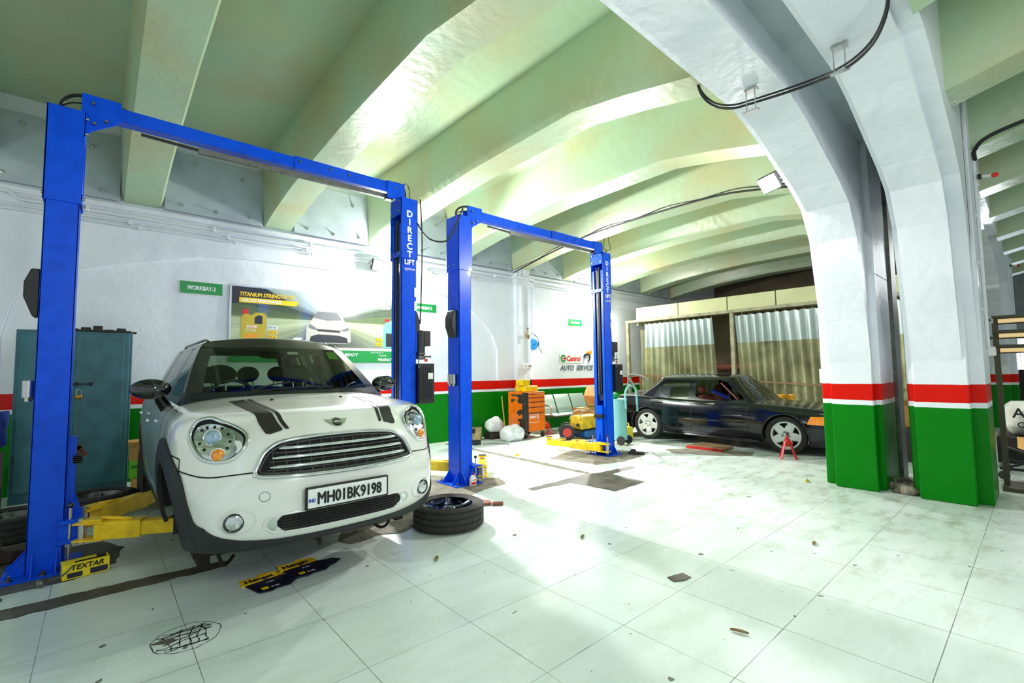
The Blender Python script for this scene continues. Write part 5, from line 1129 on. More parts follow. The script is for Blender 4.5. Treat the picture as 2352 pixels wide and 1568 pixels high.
# ---- oil tin, sacks, broom
ot = thing('oil_tin', 'rusty cream oil tin on the floor beyond the empty lift', 'tin', (5.93, 8.0-.13, 0)); MB().lathe([(0, 0), (.105, 0), (.11, .01), (.105, .02), (.105, .13), (.108, .14), (.105, .15), (.105, .25), (.11, .26), (.1, .265), (.0, .26)], (0, 0, 0), 'z', 28).build('tin_body', 'tin', ot); MB().lathe([(0, .262), (.095, .262), (.095, .27), (0, .27)], (0, 0, 0), 'z', 24).build('lid', 'worn_black', ot)
def sack(label, loc, r, rz, seed):
    rnd = random.Random(seed); mb = MB(); mb.sph((0, 0, 0), r, 28, 20, Matrix.Rotation(rz, 4, 'Z'))
    ph = [rnd.uniform(0, 6) for _ in range(6)]
    for v in mb.b.verts:
        d = v.co.normalized(); k = 1+.07*math.sin(d.x*5+ph[0])+.05*math.sin(d.y*7+ph[1]+d.z*3)+.025*math.sin(d.x*15+d.z*11+ph[2]); v.co *= k; v.co.z = max(v.co.z, -r[2]*.78)
    o = mb.build('plastic_sack', 'sack_white', smooth=180); o.location = (loc[0], loc[1], r[2]*.78+loc[2]); return tag(o, label, 'sack', 'white sacks by the wall')
sack('crumpled white plastic sack on a grey box, left of the pair by the broom', (6.36, 7.80, .14), (.26, .17, .17), .3, 1); sack('crumpled white plastic sack on the floor, right of the pair by the broom', (6.40, 7.28, 0), (.27, .22, .18), .1, 2)
tag(MB().box(6.15, 6.55, 7.68, 7.92, 0, .135).build('battery', 'worn_black', bevel=.01), 'dusty grey battery box under the left white sack', 'battery')
tag(MB().cyl((6.80, 7.97, 0), (6.80, 8.09, .86), .014).build('broom_handle', 'pole_wood'), 'pale wooden broom handle leaning on the green wall behind the sacks', 'handle')
tag(MB().box(5.45, 5.6, 7.3, 7.42, 0, .09).build('black_block', 'black_plastic', bevel=.006), 'small black block on the floor just beyond the empty lift post', 'block')
tag(MB().tube([(5.65, 7.3, .008), (5.8, 7.2, .008), (5.92, 7.1, .008), (6.0, 6.95, .008), (5.9, 6.85, .008)], .006, 6).build('wire', 'dull_steel'), 'loose grey wire on the floor in front of the white sacks', 'wire')
bt = thing('oil_bottle', 'white plastic bottle with red label on the base plate of the empty lift', 'bottle', (3.50, 4.735, .004))
MB().box(-.045, .045, -.022, .022, 0, .105).box(-.038, .03, -.018, .018, .10, .13).build('bottle_body', 'white_plastic', bt, bevel=.012); MB().box(-.034, .034, -.0235, -.022, .02, .05).prism([(-.03, .07), (.03, .07), (.03, .088)], 'y', -.0235, -.022).build('bottle_label', 'logo_red', bt, smooth=0); MB().cyl((.02, 0, .13), (.02, 0, .15), .012).build('bottle_cap', 'red_plastic', bt)
# ---- orange tool cabinet
oc = thing('tool_cabinet', 'worn orange roller tool cabinet with black corner and drawers', 'cabinet', (6.68, 7.22, 0), -.02)
MB().box(0, .60, 0, .52, .14, .97).build('body', 'orange_paint', oc, bevel=.006)
MB().box(-.006, .10, -.02, .02, .14, .965).box(-.008, .0, -.02, .06, .14, .965).build('corner_post', 'worn_black', oc, bevel=.004)
rnd = random.Random(3)
for z in (.25, .37, .55, .78, .88):
    pts = [(-.008, .06+(.03+rnd.random()*.06)*(1+math.cos(t)), z+(.05+rnd.random()*.03)*math.sin(t)) for t in (2*PI*q/10 for q in range(10))]; MB().poly(pts).build('paint_wear', 'worn_black', oc, smooth=0)
for k, (z0, z1) in enumerate(((.86, .93), (.77, .85), (.66, .76), (.54, .65), (.17, .53))):
    d = MB().box(.115, .57, -.012, .0, z0, z1).build('drawer' if k < 4 else 'lower_door', 'orange_paint', oc, bevel=.003); MB().box(.115, .57, -.018, -.010, z1-.014, z1-.002).build('drawer_lip', 'worn_black', d)
bd = MB().box(.14, .40, -.014, -.012, .33, .5).build('maker_badge', 'orange_paint', oc); MB().tube([(.14, -.016, .33), (.40, -.016, .33), (.40, -.016, .5), (.14, -.016, .5)], .006, 6, True, False).build('badge_outline', 'white_text', bd); text('BAHCO', .075, 'white_text', bd, (.155, -.017, .42), name='badge_lettering', bold=.002, sx=.95)
for z, a, b_ in ((.90, .20, .42), (.80, .28, .42), (.77, .36, .42)): MB().box(-.004, -.0005, a, b_, z-.02, z+.02).build('tape_strip', 'dull_steel', oc)
for x, y in ((.05, .03), (.55, .03), (.05, .48), (.55, .48)): c_ = MB().lathe([(0, -.02), (.05, -.02), (.055, 0), (.05, .02), (0, .02)], (x, y, .056), 'x', 20).build('castor', 'black_rubber', oc); MB().box(x-.03, x+.03, y-.02, y+.02, .08, .14).build('castor_fork', 'dull_steel', c_)
cs = thing('power_tool_case', 'yellow hard case lying on top of the orange tool cabinet', 'case', (6.93, 7.42, .972), .1); MB().box(-.2, .22, -.15, .15, 0, .13).build('shell', 'yellow_paint', cs, bevel=.02); MB().tube([(.22, -.06, .07), (.27, -.05, .07), (.27, .05, .07), (.22, .06, .07)], .012).build('handle', 'yellow_paint', cs)
tr = thing('transformer_box', 'small yellow and black box stacked on the yellow case', 'box', (6.86, 7.40, 1.108), .05); MB().box(-.16, .08, -.1, .1, 0, .12).build('shell', 'yellow_paint', tr, bevel=.005); MB().box(.08, .13, -.1, .1, 0, .12).build('end_panel', 'black_plastic', tr); MB().tube([(.1, 0, .12), (.15, .02, .15), (.22, .0, .12), (.26, .03, .14)], .004).tube([(-.16, 0, .06), (-.24, .0, .0), (-.26, .0, -.1), (-.26, -.02, -.12)], .003).build('leads', 'dull_steel', tr)
tag(MB().lathe([(0, 0), (.06, 0), (.06, .09), (0, .09)], (7.2, 7.62, .972), 'z', 20).build('jar', 'tin'), 'small dirty cream jar at the right end of the tool cabinet top', 'jar')
def jack_stand(label, loc, rz, h=.30, k=1):
    t = thing('jack_stand', label, 'jack stand', loc, rz, 'red jack stands'); m = MB()
    for sx in (-1, 1):
        for sy in (-1, 1): m.bar((sx*.10*k, sy*.09*k, .006), (sx*.028*k, sy*.028*k, h*.72), .03*k, .008)
    m.bar((-.1*k, -.09*k, .012), (.1*k, -.09*k, .012), .012); m.bar((-.1*k, .09*k, .012), (.1*k, .09*k, .012), .012); m.build('legs', 'red_paint', t, bevel=.002)
    MB().cyl((0, 0, h*.5), (0, 0, h*.8), .036*k).build('collar', 'red_paint', t); MB().cyl((0, 0, h*.75), (0, 0, h), .016*k).build('ratchet_post', 'red_paint', t)
    MB().tube([(-.05*k, 0, h*1.06), (-.02*k, 0, h), (.02*k, 0, h), (.05*k, 0, h*1.06)], .012*k).build('saddle', 'worn_black', t); MB().tube([(-.03*k, -.03*k, h*.7), (-.10*k, -.05*k, h*.72), (-.13*k, -.05*k, h*.7)], .007*k).build('release_handle', 'red_paint', t)
jack_stand('red jack stand in front of the dark saloon front wheel', (8.12, 2.72, 0), .4, .37, 1.15); jack_stand('red jack stand half hidden behind the orange tool cabinet', (7.52, 7.36, 0), .1, .30, 1)
# ---- three-seat bench
bn = thing('waiting_bench', 'three-seat perforated grey steel waiting bench by the green wall', 'bench', (8.52, 7.62, 0), -.04)
for k in (-1, 0, 1):
    x = k*.54; st = MB().grid([[(x+u*.25, y, z) for u in (-1, -.9, 0, .9, 1)] for y, z in ((-.30, .39), (-.27, .415), (-.1, .40), (.08, .39), (.12, .41))]).build('seat', 'seat_steel', bn, solid=.012, smooth=180)
    MB().grid([[(x+u*.25, y, z) for u in (-1, -.9, 0, .9, 1)] for y, z in ((.12, .42), (.16, .55), (.22, .70), (.27, .82), (.30, .84))]).build('backrest', 'seat_steel', bn, solid=.012, smooth=180)
MB().box(-.8, .8, -.03, .03, .33, .38).build('beam', 'dull_steel', bn)
for x in (-.86, .86):
    MB().tube([(x, -.34, .015), (x, -.2, .1), (x, -.03, .33)], .022).tube([(x, .3, .015), (x, .15, .12), (x, -.0, .33)], .022).build('leg', 'steel', bn); MB().tube([(x, .16, .40), (x, .2, .6), (x, .0, .63), (x, -.22, .62), (x, -.3, .55), (x, -.26, .42)], .018).build('armrest', 'steel', bn)
# ---- small wheeled machine
cm = thing('generator_cart', 'small dirty yellow engine cart with a red-hubbed wheel behind the second lift', 'machine', (7.5, 6.5, 0))
for yy, xx in ((-.05, -.36), (.2, -.1)):
    w_ = MB().lathe([(.09, -.03), (.135, -.035), (.16, -.025), (.165, 0), (.16, .025), (.135, .035), (.09, .03)], (xx, yy, .165), (.72, .69, 0), 32, True).build('wheel', 'black_rubber', cm); MB().lathe([(0, -.03), (.05, -.02), (.11, -.03), (.11, .03), (0, .03)], (xx, yy, .165), (.72, .69, 0), 28).build('wheel_hub', 'wheel_red', w_)
MB().box(-.3, .55, -.16, .22, .14, .19).bar((.55, .0, .17), (.62, .0, .2), .03).build('chassis', 'worn_black', cm, bevel=.005)
MB().box(-.1, .55, -.22, .12, .20, .48).build('tank', 'dirty_yellow', cm, bevel=.05); MB().box(.0, .5, -.26, .1, .03, .18).build('base_pump', 'blue_machine', cm, bevel=.03)
MB().tube([(-.12, -.2, .4), (.05, -.1, .56), (.4, -.1, .56), (.55, .0, .45)], .012).tube([(-.12, .1, .4), (.05, .1, .56), (.4, .1, .56)], .012).build('lift_frame', 'steel', cm); MB().cyl((-.10, -.12, .3), (-.14, -.14, .3), .03).build('filler_cap', 'worn_black', cm)
def carton(label, c, s, rz=0, tilt=0, flaps=False, txt=None):
    t = thing('cardboard_box', label, 'box', (c[0], c[1], c[2]), rot=(0, tilt, rz), group='cardboard boxes behind the second lift'); m = MB(); m.box(-s[0]/2, s[0]/2, -s[1]/2, s[1]/2, 0, s[2]); m.build('carton', 'cardboard', t, bevel=.004)
    if flaps: MB().poly([(-s[0]/2, -s[1]/2, s[2]), (s[0]/2, -s[1]/2, s[2]), (s[0]/2, -s[1]/2-.14, s[2]+.03), (-s[0]/2-.05, -s[1]/2-.14, s[2]+.03)]).poly([(-s[0]/2, -s[1]/2, s[2]), (-s[0]/2, s[1]/2, s[2]), (-s[0]/2-.16, s[1]/2, s[2]+.02), (-s[0]/2-.16, -s[1]/2, s[2]+.02)]).build('flap', 'cardboard', t, solid=.004, smooth=0)
    if txt: text(txt, .07, 'black', t, (-s[0]/2+.03, -s[1]/2-.002, s[2]*.6), name='carton_lettering')
carton('open cardboard box with flaps on the floor behind the second lift', (8.42, 7.0, 0), (.5, .4, .56), .1, 0, True, 'DEN')
carton('cardboard box tilted on its corner on top of the open box', (8.62, 7.0, .70), (.36, .3, .30), .3, .75)
carton('low cardboard box behind the teal drum, lower of two', (8.24, 6.06, 0), (.28, .3, .26), .1); carton('cardboard box behind the teal drum, upper of two', (8.24, 6.06, .262), (.24, .24, .26), -.1)
gd = thing('waste_oil_drainer', 'tall pale teal steel cylinder on wheels with bent pipe handle', 'drainer', (7.50, 5.46, 0))
MB().lathe([(0, .09), (.165, .09), (.165, .83), (.175, .835), (.175, .86), (.16, .865), (0, .865)], (0, 0, 0), 'z', 36).build('drum', 'drain_teal', gd); MB().lathe([(.165, .12), (.172, .13), (.165, .14)], (0, 0, 0), 'z', 36).build('hoop', 'drain_teal', gd)
MB().tube([(-.02, -.20, .68), (-.02, -.20, .98), (.05, -.22, 1.10), (.16, -.24, 1.10), (.24, -.26, 1.0), (.25, -.27, .62)], .02, 10).build('handle_pipe', 'drain_teal', gd)
for x, y in ((-.12, -.14), (.15, -.12), (0, .16)): MB().lathe([(0, -.02), (.075, -.02), (.085, 0), (.075, .02), (0, .02)], (x, y, .086), (1, .3, 0), 24).build('wheel', 'black_rubber', gd)
MB().sph((-.08, .0, .92), (.09, .09, .06), 12, 8).build('rag', 'logo_green', gd)
jc = thing('jerry_can', 'yellow plastic jerry can on the floor right of the teal drum', 'can', (8.0, 5.62, 0)); MB().box(-.12, .12, -.08, .08, 0, .27).build('can_body', 'jerry_yellow', jc, bevel=.03); MB().tube([(-.06, 0, .25), (-.05, 0, .33), (.06, 0, .33), (.07, 0, .25)], .015).build('handle', 'jerry_yellow', jc); MB().cyl((-.09, 0, .26), (-.09, 0, .30), .022).build('cap', 'worn_black', jc)
tag(MB().box(-.13, .13, -.06, .06, 0, .04, Matrix.Translation((6.80, 4.60, 0)) @ Matrix.Rotation(-.9, 4, 'Z')).sph((6.80, 4.66, .04), (.07, .05, .04), 10, 6).build('work_gloves', 'black_rubber', bevel=.015), 'black work gloves dropped at the foot of the empty lift right post', 'gloves')
tag(MB().prism([(3.15, 3.93), (3.2, 4.02), (3.0, 4.35), (2.7, 4.4), (2.6, 4.2)], 'z', .006, .03).cyl((3.15, 3.92, .02), (3.24, 3.85, .02), .02).build('steel_plate', 'worn_red', bevel=.003), 'flat worn red steel plate under the loose front tyre', 'plate')
# ramp plate
rp = thing('ramp_plate', 'low plywood ramp plate with red edge on the floor by the dark saloon', 'ramp', (0, 0, 0)); MB().prism([(7.97, 3.68), (8.40, 3.68), (8.50, 4.30), (7.99, 4.32)], 'z', .012, .055).build('board', 'wood', rp, bevel=.01); MB().box(7.945, 7.985, 3.68, 4.32, .0, .045).build('edge_strip', 'red_paint', rp)
for k, (x, y, m_, lb) in enumerate(((6.61, 2.02, 'carton_yellow', 'torn yellow wrapper on the floor left of the pillars'), (5.28, 5.9, 'carton_yellow', 'torn yellow wrapper on the floor between the lifts'))):
    o = tag(MB().grid([[(-.05+.03*i, -.02+.02*j, .012*((i*3+j*5) % 3)) for i in range(4)] for j in range(3)]).build('wrapper', m_, solid=.003), lb, 'wrapper'); o.location = (x, y, .004)
mat('leaf_brown', (120, 104, 60), .8)
for k, (x, y, rz, lb) in enumerate(((3.10, 2.65, .5, 'curled dry leaf in the glare at the middle of the floor'), (2.60, 1.15, 1.9, 'curled dry leaf near the bottom edge of the picture'), (1.95, 3.10, 1, 'curled dry leaf on the floor in front of the loose tyre'), (4.32, 1.29, .2, 'curled dry leaf on the floor nearest the green pillars'))):
    o = tag(MB().grid([[(-.045+.018*i, (-.5+j*.5)*.03*math.sin(PI*(i+.3)/5.6), .006+.008*abs(j-1)) for i in range(6)] for j in range(3)]).build('dry_leaf', 'leaf_brown', solid=.002), lb, 'leaf', 'dry leaves on the floor'); o.location = (x, y, 0); o.rotation_euler = (0, 0, rz)
# cracked disc in the tile floor at lower left
rnd = random.Random(11); mb = MB(); cx, cy = .40, 3.13
def crack(pts, w_):
    for a, b_ in zip(pts, pts[1:]):
        a = Vector(a); b_ = Vector(b_); d = (b_-a); n = Vector((-d.y, d.x)).normalized()*w_*rnd.uniform(.5, 1.3)/2; mb.poly([(*(a-n), .0012), (*(b_-n), .0012), (*(b_+n), .0012), (*(a+n), .0012)])
ring = [(cx+(.155+rnd.uniform(-.006, .006))*math.cos(t), cy+(.155+rnd.uniform(-.006, .006))*math.sin(t)) for t in (2*PI*k/40 for k in range(41))]; crack(ring, .004)
for k in range(9):
    t = rnd.uniform(-.4, .4)+(.15 if k % 2 else PI+.15); y0 = -.1+.025*k; p = [(cx-.12+rnd.uniform(-.02, .03), cy+y0)]
    for q in range(7): p.append((p[-1][0]+.032, p[-1][1]+rnd.uniform(-.014, .018)))
    crack([q for q in p if math.hypot(q[0]-cx, q[1]-cy) < .15], .007)
for k in range(5):
    p = [(cx-.08+.04*k, cy-.1)]
    for q in range(6): p.append((p[-1][0]+rnd.uniform(-.015, .015), p[-1][1]+.035))
    crack([q for q in p if math.hypot(q[0]-cx, q[1]-cy) < .15], .005)
struct(mb.build('floor_crack', 'black', smooth=0))
# ================================================================== curtained booth, girder cable, far right
mat('booth_cream', (206, 208, 160), .5, noise=(1.5, (176, 178, 132), .5)); mat('booth_post', (170, 166, 136), .6, noise=(5, (110, 104, 84), .7)); mat('curtain_silver', (176, 190, 190), .35, .1)
mat('pink_wrap', (186, 110, 110), .5, noise=(6, (140, 80, 80), .5)); mat('rod_brown', (132, 96, 66), .6); mat('drum_yellow', (226, 160, 20), .5, noise=(4, (150, 100, 20), .6)); mat('frame_grey', (120, 126, 120), .6)
def vinyl():
    m = bpy.data.materials.new('clear_vinyl'); m.use_nodes = True; nt = m.node_tree; nt.nodes.clear(); L = nt.links.new
    o = nt.nodes.new('ShaderNodeOutputMaterial'); t = nt.nodes.new('ShaderNodeBsdfTransparent'); t.inputs[0].default_value = (*rgb(222, 224, 192), 1)
    d = nt.nodes.new('ShaderNodeBsdfPrincipled'); d.inputs['Base Color'].default_value = (*rgb(206, 208, 166), 1); d.inputs['Roughness'].default_value = .25
    tc = nt.nodes.new('ShaderNodeTexCoord'); n = nt.nodes.new('ShaderNodeTexNoise'); n.inputs['Scale'].default_value = 2.2; n.inputs['Detail'].default_value = 8; L(tc.outputs['Object'], n.inputs['Vector'])
    mr = nt.nodes.new('ShaderNodeMapRange'); mr.inputs['From Min'].default_value = .3; mr.inputs['From Max'].default_value = .7; mr.inputs['To Min'].default_value = .3; mr.inputs['To Max'].default_value = .7; L(n.outputs['Fac'], mr.inputs['Value'])
    mx = nt.nodes.new('ShaderNodeMixShader'); L(mr.outputs[0], mx.inputs[0]); L(t.outputs[0], mx.inputs[1]); L(d.outputs[0], mx.inputs[2]); L(mx.outputs[0], o.inputs[0]); MATS['clear_vinyl'] = m
vinyl()
BX = 11.4
bo = thing('curtain_booth', 'cream-framed preparation booth with a panelled fascia behind the dark saloon', 'booth', (0, 0, 0))
for y in (7.9, 4.92, 1.34): MB().box(BX, BX+.09, y-.045, y+.045, 0, 2.82).build('booth_post', 'booth_post', bo, bevel=.004)
MB().box(BX-.02, BX+.12, 1.3, 7.95, 2.76, 2.83).build('header_rail', 'booth_post', bo, bevel=.004)
ys = [7.66, 6.35, 5.05, 3.95, 2.75, 1.3]
for a, b_ in zip(ys, ys[1:]): MB().box(BX+.10, BX+.14, b_+.012, a-.012, 2.83, 3.18).build('fascia_panel', 'booth_cream', bo, bevel=.004)
MB().box(BX+.14, BX+3.2, 1.3, 7.66, 3.10, 3.14).build('booth_roof', 'booth_cream', bo)
MB().box(BX+.12, BX+3.2, 7.60, 7.64, 2.68, 3.1).build('side_panel', 'booth_cream', bo); MB().box(BX+3.15, BX+3.2, 1.3, 7.66, 0, 3.1).build('rear_panel', 'brown_wall', bo)
def curtain(label, y0, y1, z1, z0, band, folds, x=BX+.045, lean=0, seed=1, top='curtain_silver', extra=0):
    t = thing('curtain', label, 'curtain', (0, 0, 0), group='vinyl curtains of the booth'); rnd = random.Random(seed); n = folds*8; ph = [rnd.uniform(.7, 1.3) for _ in range(folds+1)]
    def P(i, z):
        u = i/n; q = (z1-z)/(z1-z0); am = (.018+.05*min(1, q*1.5))*ph[int(u*folds)]; sag = .03*(1-abs(math.cos(u*folds*PI)))*max(0, 1-q*8)
        return (x+am*math.cos(2*PI*u*folds+1.1*math.sin(9*u+seed)+.9*q*math.sin(17*u+2*seed))+lean*q*.5, lerp(y0, y1, u)+extra*q*(u-.3)-lean*q*.6, z-sag)
    zs = [z1-.02*k for k in range(6)]+[lerp(z1-.12, band, k/8) for k in range(1, 9)]; zl = [lerp(band, z0, k/16) for k in range(17)]
    MB().grid([[P(i, z) for i in range(n+1)] for z in zs]).build('upper_cloth', top, t, smooth=180); MB().grid([[P(i, z) for i in range(n+1)] for z in zl]).build('lower_vinyl', 'clear_vinyl', t, smooth=180)
    for k in range(folds+1): y = lerp(y0, y1, k/folds); MB().tube([(x, y, z1-.01), (x-.02, y, z1+.03), (x, y, z1+.055), (x+.02, y, z1+.03)], .005, 6).build('hook', 'brass', t)
    return t
curtain('silver-topped vinyl curtain of the booth, left of the bare post', 7.35, 5.42, 2.70, .75, 2.03, 12, seed=2, extra=-.12); curtain('silver-topped vinyl curtain of the booth, right of the bare post', 4.86, 2.10, 2.70, .45, 2.03, 15, seed=5, lean=.12)
curtain('olive vinyl curtain on the booth left side beside the wall', 7.87, 7.5, 2.62, .8, 2.02, 3, x=BX+.6, seed=9, top='clear_vinyl')
curtain('silver-topped vinyl curtain seen in the gap between the pillars', 1.93, 1.40, 2.70, .5, 2.03, 4, seed=12)
tag(MB().bar((BX-.12, 7.45, 1.27), (BX-.12, 1.6, .98), .03).box(BX-.13, BX-.10, 7.40, 7.45, 0, 1.27).box(BX-.13, BX-.10, 1.58, 1.62, 0, 1.0).build('barrier_pole', 'rod_brown'), 'brown horizontal pole across the front of the booth curtains', 'pole')
wt = thing('work_table', 'dark table inside the booth seen through the gap between curtains', 'table', (12.5, 5.8, 0)); MB().box(-.3, .3, -1.3, 1.3, 1.30, 1.36).build('table_top', 'worn_black', wt)
for y in (-1.2, 1.2):
    for x in (-.25, .25): MB().box(x-.03, x+.03, y-.03, y+.03, 0, 1.3).build('leg', 'worn_black', wt)
tag(MB().cyl((12.4, 4.7, 1.46), (12.4, 6.95, 1.46), .095, n=18).build('wrapped_roll', 'pink_wrap'), 'long pink wrapped roll lying on the table inside the booth', 'roll')
tag(MB().box(13.2, 13.6, 4.3, 5.3, 0, 2.2).build('tall_locker', 'worn_black', bevel=.01), 'dark tall locker inside the booth behind the pink roll', 'locker')
dm = thing('oil_drum', 'yellow oil drum behind the dark saloon bonnet', 'drum', (10.95, 3.66, 0)); MB().lathe([(0, 0), (.17, 0), (.175, .02), (.17, .28), (.178, .30), (.17, .32), (.17, .56), (.178, .58), (.17, .6), (.175, .84), (.165, .85), (.16, .835), (0, .835)], (0, 0, 0), 'z', 32).build('drum_body', 'drum_yellow', dm); MB().lathe([(0, .838), (.03, .838), (.03, .85), (0, .85)], (.08, 0, 0), 'z', 12).build('bung', 'worn_black', dm)
tag(MB().tube([(11.1, 7.72, .02), (11.1, 7.62, .6), (11.0, 7.6, 1.22), (11.0, 7.4, 1.27), (11.0, 7.1, 1.2), (11.0, 6.95, .95), (11.0, 6.9, .02)], .03, 8).tube([(11.0, 7.6, 1.2), (11.0, 7.4, .9), (11.0, 7.3, .75)], .03, 8).box(10.9, 11.2, 6.95, 7.35, .74, .86).build('seat_frame', 'frame_grey'), 'bent grey vehicle seat frame standing left of the booth curtains', 'frame')
# ---- cables
mat('cable_dark', (20, 20, 20), .45)
gc = thing('girder_cable', 'black cable bundle strapped across the underside of the double white girder', 'cable', (0, 0, 0))
for k, (r_, dz) in enumerate(((.011, 0), (.008, .03))):
    MB().tube([(3.80, 1.86, 3.98), (3.86, 1.84, 3.80+dz), (3.92, 1.76, 3.68+dz), (4.02, 1.66, 3.65+dz), (4.06, 1.52, 3.64+dz), (4.10, 1.11, 3.62+dz), (3.98, .84, 3.56+dz), (3.87, .66, 3.58+dz), (3.72, .55, 3.64+dz), (3.58, .50, 3.74+dz), (3.46, .48, 3.9+dz)], r_, 8).build('cable', 'cable_dark' if k == 0 else 'cable_black', gc)
for x, y in ((4.05, 1.50), (4.0, .86)):
    c_ = MB().box(x-.03, x+.03, y-.05, y+.05, 3.74, 3.762).build('girder_clamp', 'steel', gc, bevel=.002); MB().bar((x-.02, y-.035, 3.75), (x-.02, y-.035, 3.56), .008).bar((x-.02, y+.035, 3.75), (x-.02, y+.035, 3.56), .008).box(x-.04, x, y-.06, y+.06, 3.55, 3.562).build('hanger', 'steel', c_)
rc = thing('rib_cable', 'black cable bundle running along a green ceiling rib above the second lift', 'cable', (0, 0, 0))
pts = [(7.135, 8.0, 3.70), (7.14, 7.3, 3.84), (7.14, 6.6, 3.96), (7.14, 5.6, 4.08), (7.14, 4.4, 4.12), (7.14, 3.3, 4.11), (7.13, 2.7, 4.03), (7.12, 1.9, 3.86)]
MB().tube(pts, .014, 6).build('cable', 'cable_black', rc); MB().tube([(x-.01, y, z+.03+.02*math.sin(y*5)) for x, y, z in catmull([Vector(p) for p in pts])], .007, 6, False, False).build('cable', 'cable_dark', rc)
MB().tube([(7.13, 5.3, 4.08), (7.0, 5.2, 3.8), (6.85, 5.05, 3.6), (6.6, 4.98, 3.5)], .006, 6).tube([(7.13, 5.35, 4.08), (6.98, 5.3, 3.72), (6.8, 5.1, 3.55), (6.55, 5.0, 3.47)], .006, 6).build('cable_drop', 'cable_black', rc)
tag(MB().tube([(2.775, 4.92, 3.43), (2.82, 4.9, 3.2), (3.0, 4.92, 3.05), (3.22, 4.86, 3.06), (3.34, 4.82, 3.30), (3.42, 4.8, 3.50)], .010, 8).tube([(2.775, 4.76, 3.45), (2.80, 4.76, 3.0), (2.79, 4.76, 2.4), (2.775, 4.76, 1.97)], .008, 8).build('linking_cable', 'cable_black'), 'black cable sagging between the heads of the two blue lifts', 'cable')
# ---- floodlights
mat('lamp_glow', (255, 255, 250), .3, emit=(255, 253, 245), estr=30)
for i, ((x, y, z), aim, p) in enumerate(FLOODS):
    lb = ('lit floodlight on the left wall, high behind the second lift right post', 'lit floodlight on the wall above the oil poster', 'lit floodlight under the ceiling beside the left white pillar arch')[i]
    f_ = thing('flood_light', lb, 'light', (x, y, z), group='lit floodlights'); q = (Vector(aim)-Vector((x, y, z))).to_track_quat('-Z', 'Y'); f_.rotation_euler = q.to_euler()
    MB().box(-.13, .13, -.10, .10, .03, .09).build('housing', 'black_plastic', f_, bevel=.01); MB().box(-.115, .115, -.085, .085, .018, .03).build('lamp_face', 'lamp_glow', f_); MB().tube([(-.14, 0, .05), (-.14, 0, .16), (0, 0, .2), (.14, 0, .16), (.14, 0, .05)], .008).build('bracket', 'dull_steel', f_)
    end = (x, W0-.04, z) if y > 7 else (x+.05, 1.79, z-.02)
    ma = MB().bar((x, y+(.1 if y > 7 else -.08), z), end, .02).box(end[0]-.05, end[0]+.05, min(end[1], end[1]+.012), max(end[1], end[1]+.012), end[2]-.04, end[2]+.04).build('mounting_arm', 'dull_steel', f_)
    ma.matrix_parent_inverse = (Matrix.Translation((x, y, z)) @ q.to_matrix().to_4x4()).inverted()
tl = []
for k, (x, y, z) in enumerate(((-2.6, .6, 3.45), (2.2, -2.6, 3.45), (11.4, .2, 3.35))):
    pass
# ---- pillar fittings
swb = thing('switch_box', 'white switch box on the left side of the left green and white pillar', 'switch', (6.96, 1.842, 1.30)); MB().box(-.06, .06, 0, .06, -.09, .09).build('box', 'white_plastic', swb, bevel=.006); MB().box(-.03, .03, .06, .066, -.04, .04).build('rocker', 'white_plastic', swb)
jb = thing('junction_box', 'white junction box on the right side of the right pillar', 'junction box', (7.3, .398, 1.56)); MB().box(-.06, .06, -.06, 0, -.05, .05).build('box', 'white_plastic', jb, bevel=.005); MB().box(-.045, .045, -.064, -.06, -.035, .035).build('lid', 'white_plastic', jb)
def pipe_t(label, pts, r): t = thing('conduit', label, 'pipe', (0, 0, 0)); MB().tube(pts, r, 8, False, False).build('pipe', 'pipe_white', t); [MB().box(p[0]-.02, p[0]+.02, p[1]-.0, p[1]+.03, p[2]-.015, p[2]+.015).build('pipe_clamp', 'pipe_white', t) for p in [(pts[0][0], pts[0][1], lerp(pts[0][2], pts[-1][2], q)) for q in (.2, .45, .7)]]
pipe_t('white conduit running down the right side of the right pillar', [(7.2, .385, 1.6), (7.2, .385, 3.68)], .016); pipe_t('second thinner white conduit on the right side of the right pillar', [(7.34, .385, 1.6), (7.34, .385, 3.68)], .010)
tag(MB().tube([(7.2, .375, 3.68), (7.08, .36, 3.76), (7.03, .2, 3.86), (7.03, -.4, 3.96), (7.03, -1.5, 4.06)], .02, 8).build('cable', 'cable_dark'), 'dark cable running from the right pillar along a ceiling rib', 'cable')
def pilot(label, x, y, z):
    t = thing('indicator_lamp', label, 'lamp', (x, y, z), group='red tipped lamps on pillars'); MB().cyl((0, 0, 0), (0, -.03, 0), .03).build('holder', 'black_plastic', t); MB().cyl((0, -.03, 0), (-.05, -.12, -.03), .018).build('stem', 'white_plastic', t); MB().sph((-.06, -.135, -.035), (.03, .03, .026), 14, 10).build('red_cap', 'red_plastic', t, smooth=180)
pilot('red-tipped lamp on the right pillar, high up', 7.2, .365, 3.48); pilot('red-tipped lamp on the far pillar at the right edge', 15.8, .39, 3.72)
pipe_t('white conduit down the side of the far right pillar', [(15.8, .385, 1.8), (15.8, .385, 3.9)], .02)
mat('heater_olive', (74, 72, 54), .5, .3); mat('heater_tube', (222, 196, 140), .3, emit=(255, 220, 160), estr=.25)
ht = thing('infrared_dryer', 'three-bar infrared paint dryer with tan tubes at the right edge', 'dryer', (7.9, .385, 1.0))
MB().bar((.0, -.03, -.98), (0, -.03, .9), .05).box(-.25, .25, -.25, .0, -1.0, -.96).build('stand', 'heater_olive', ht)
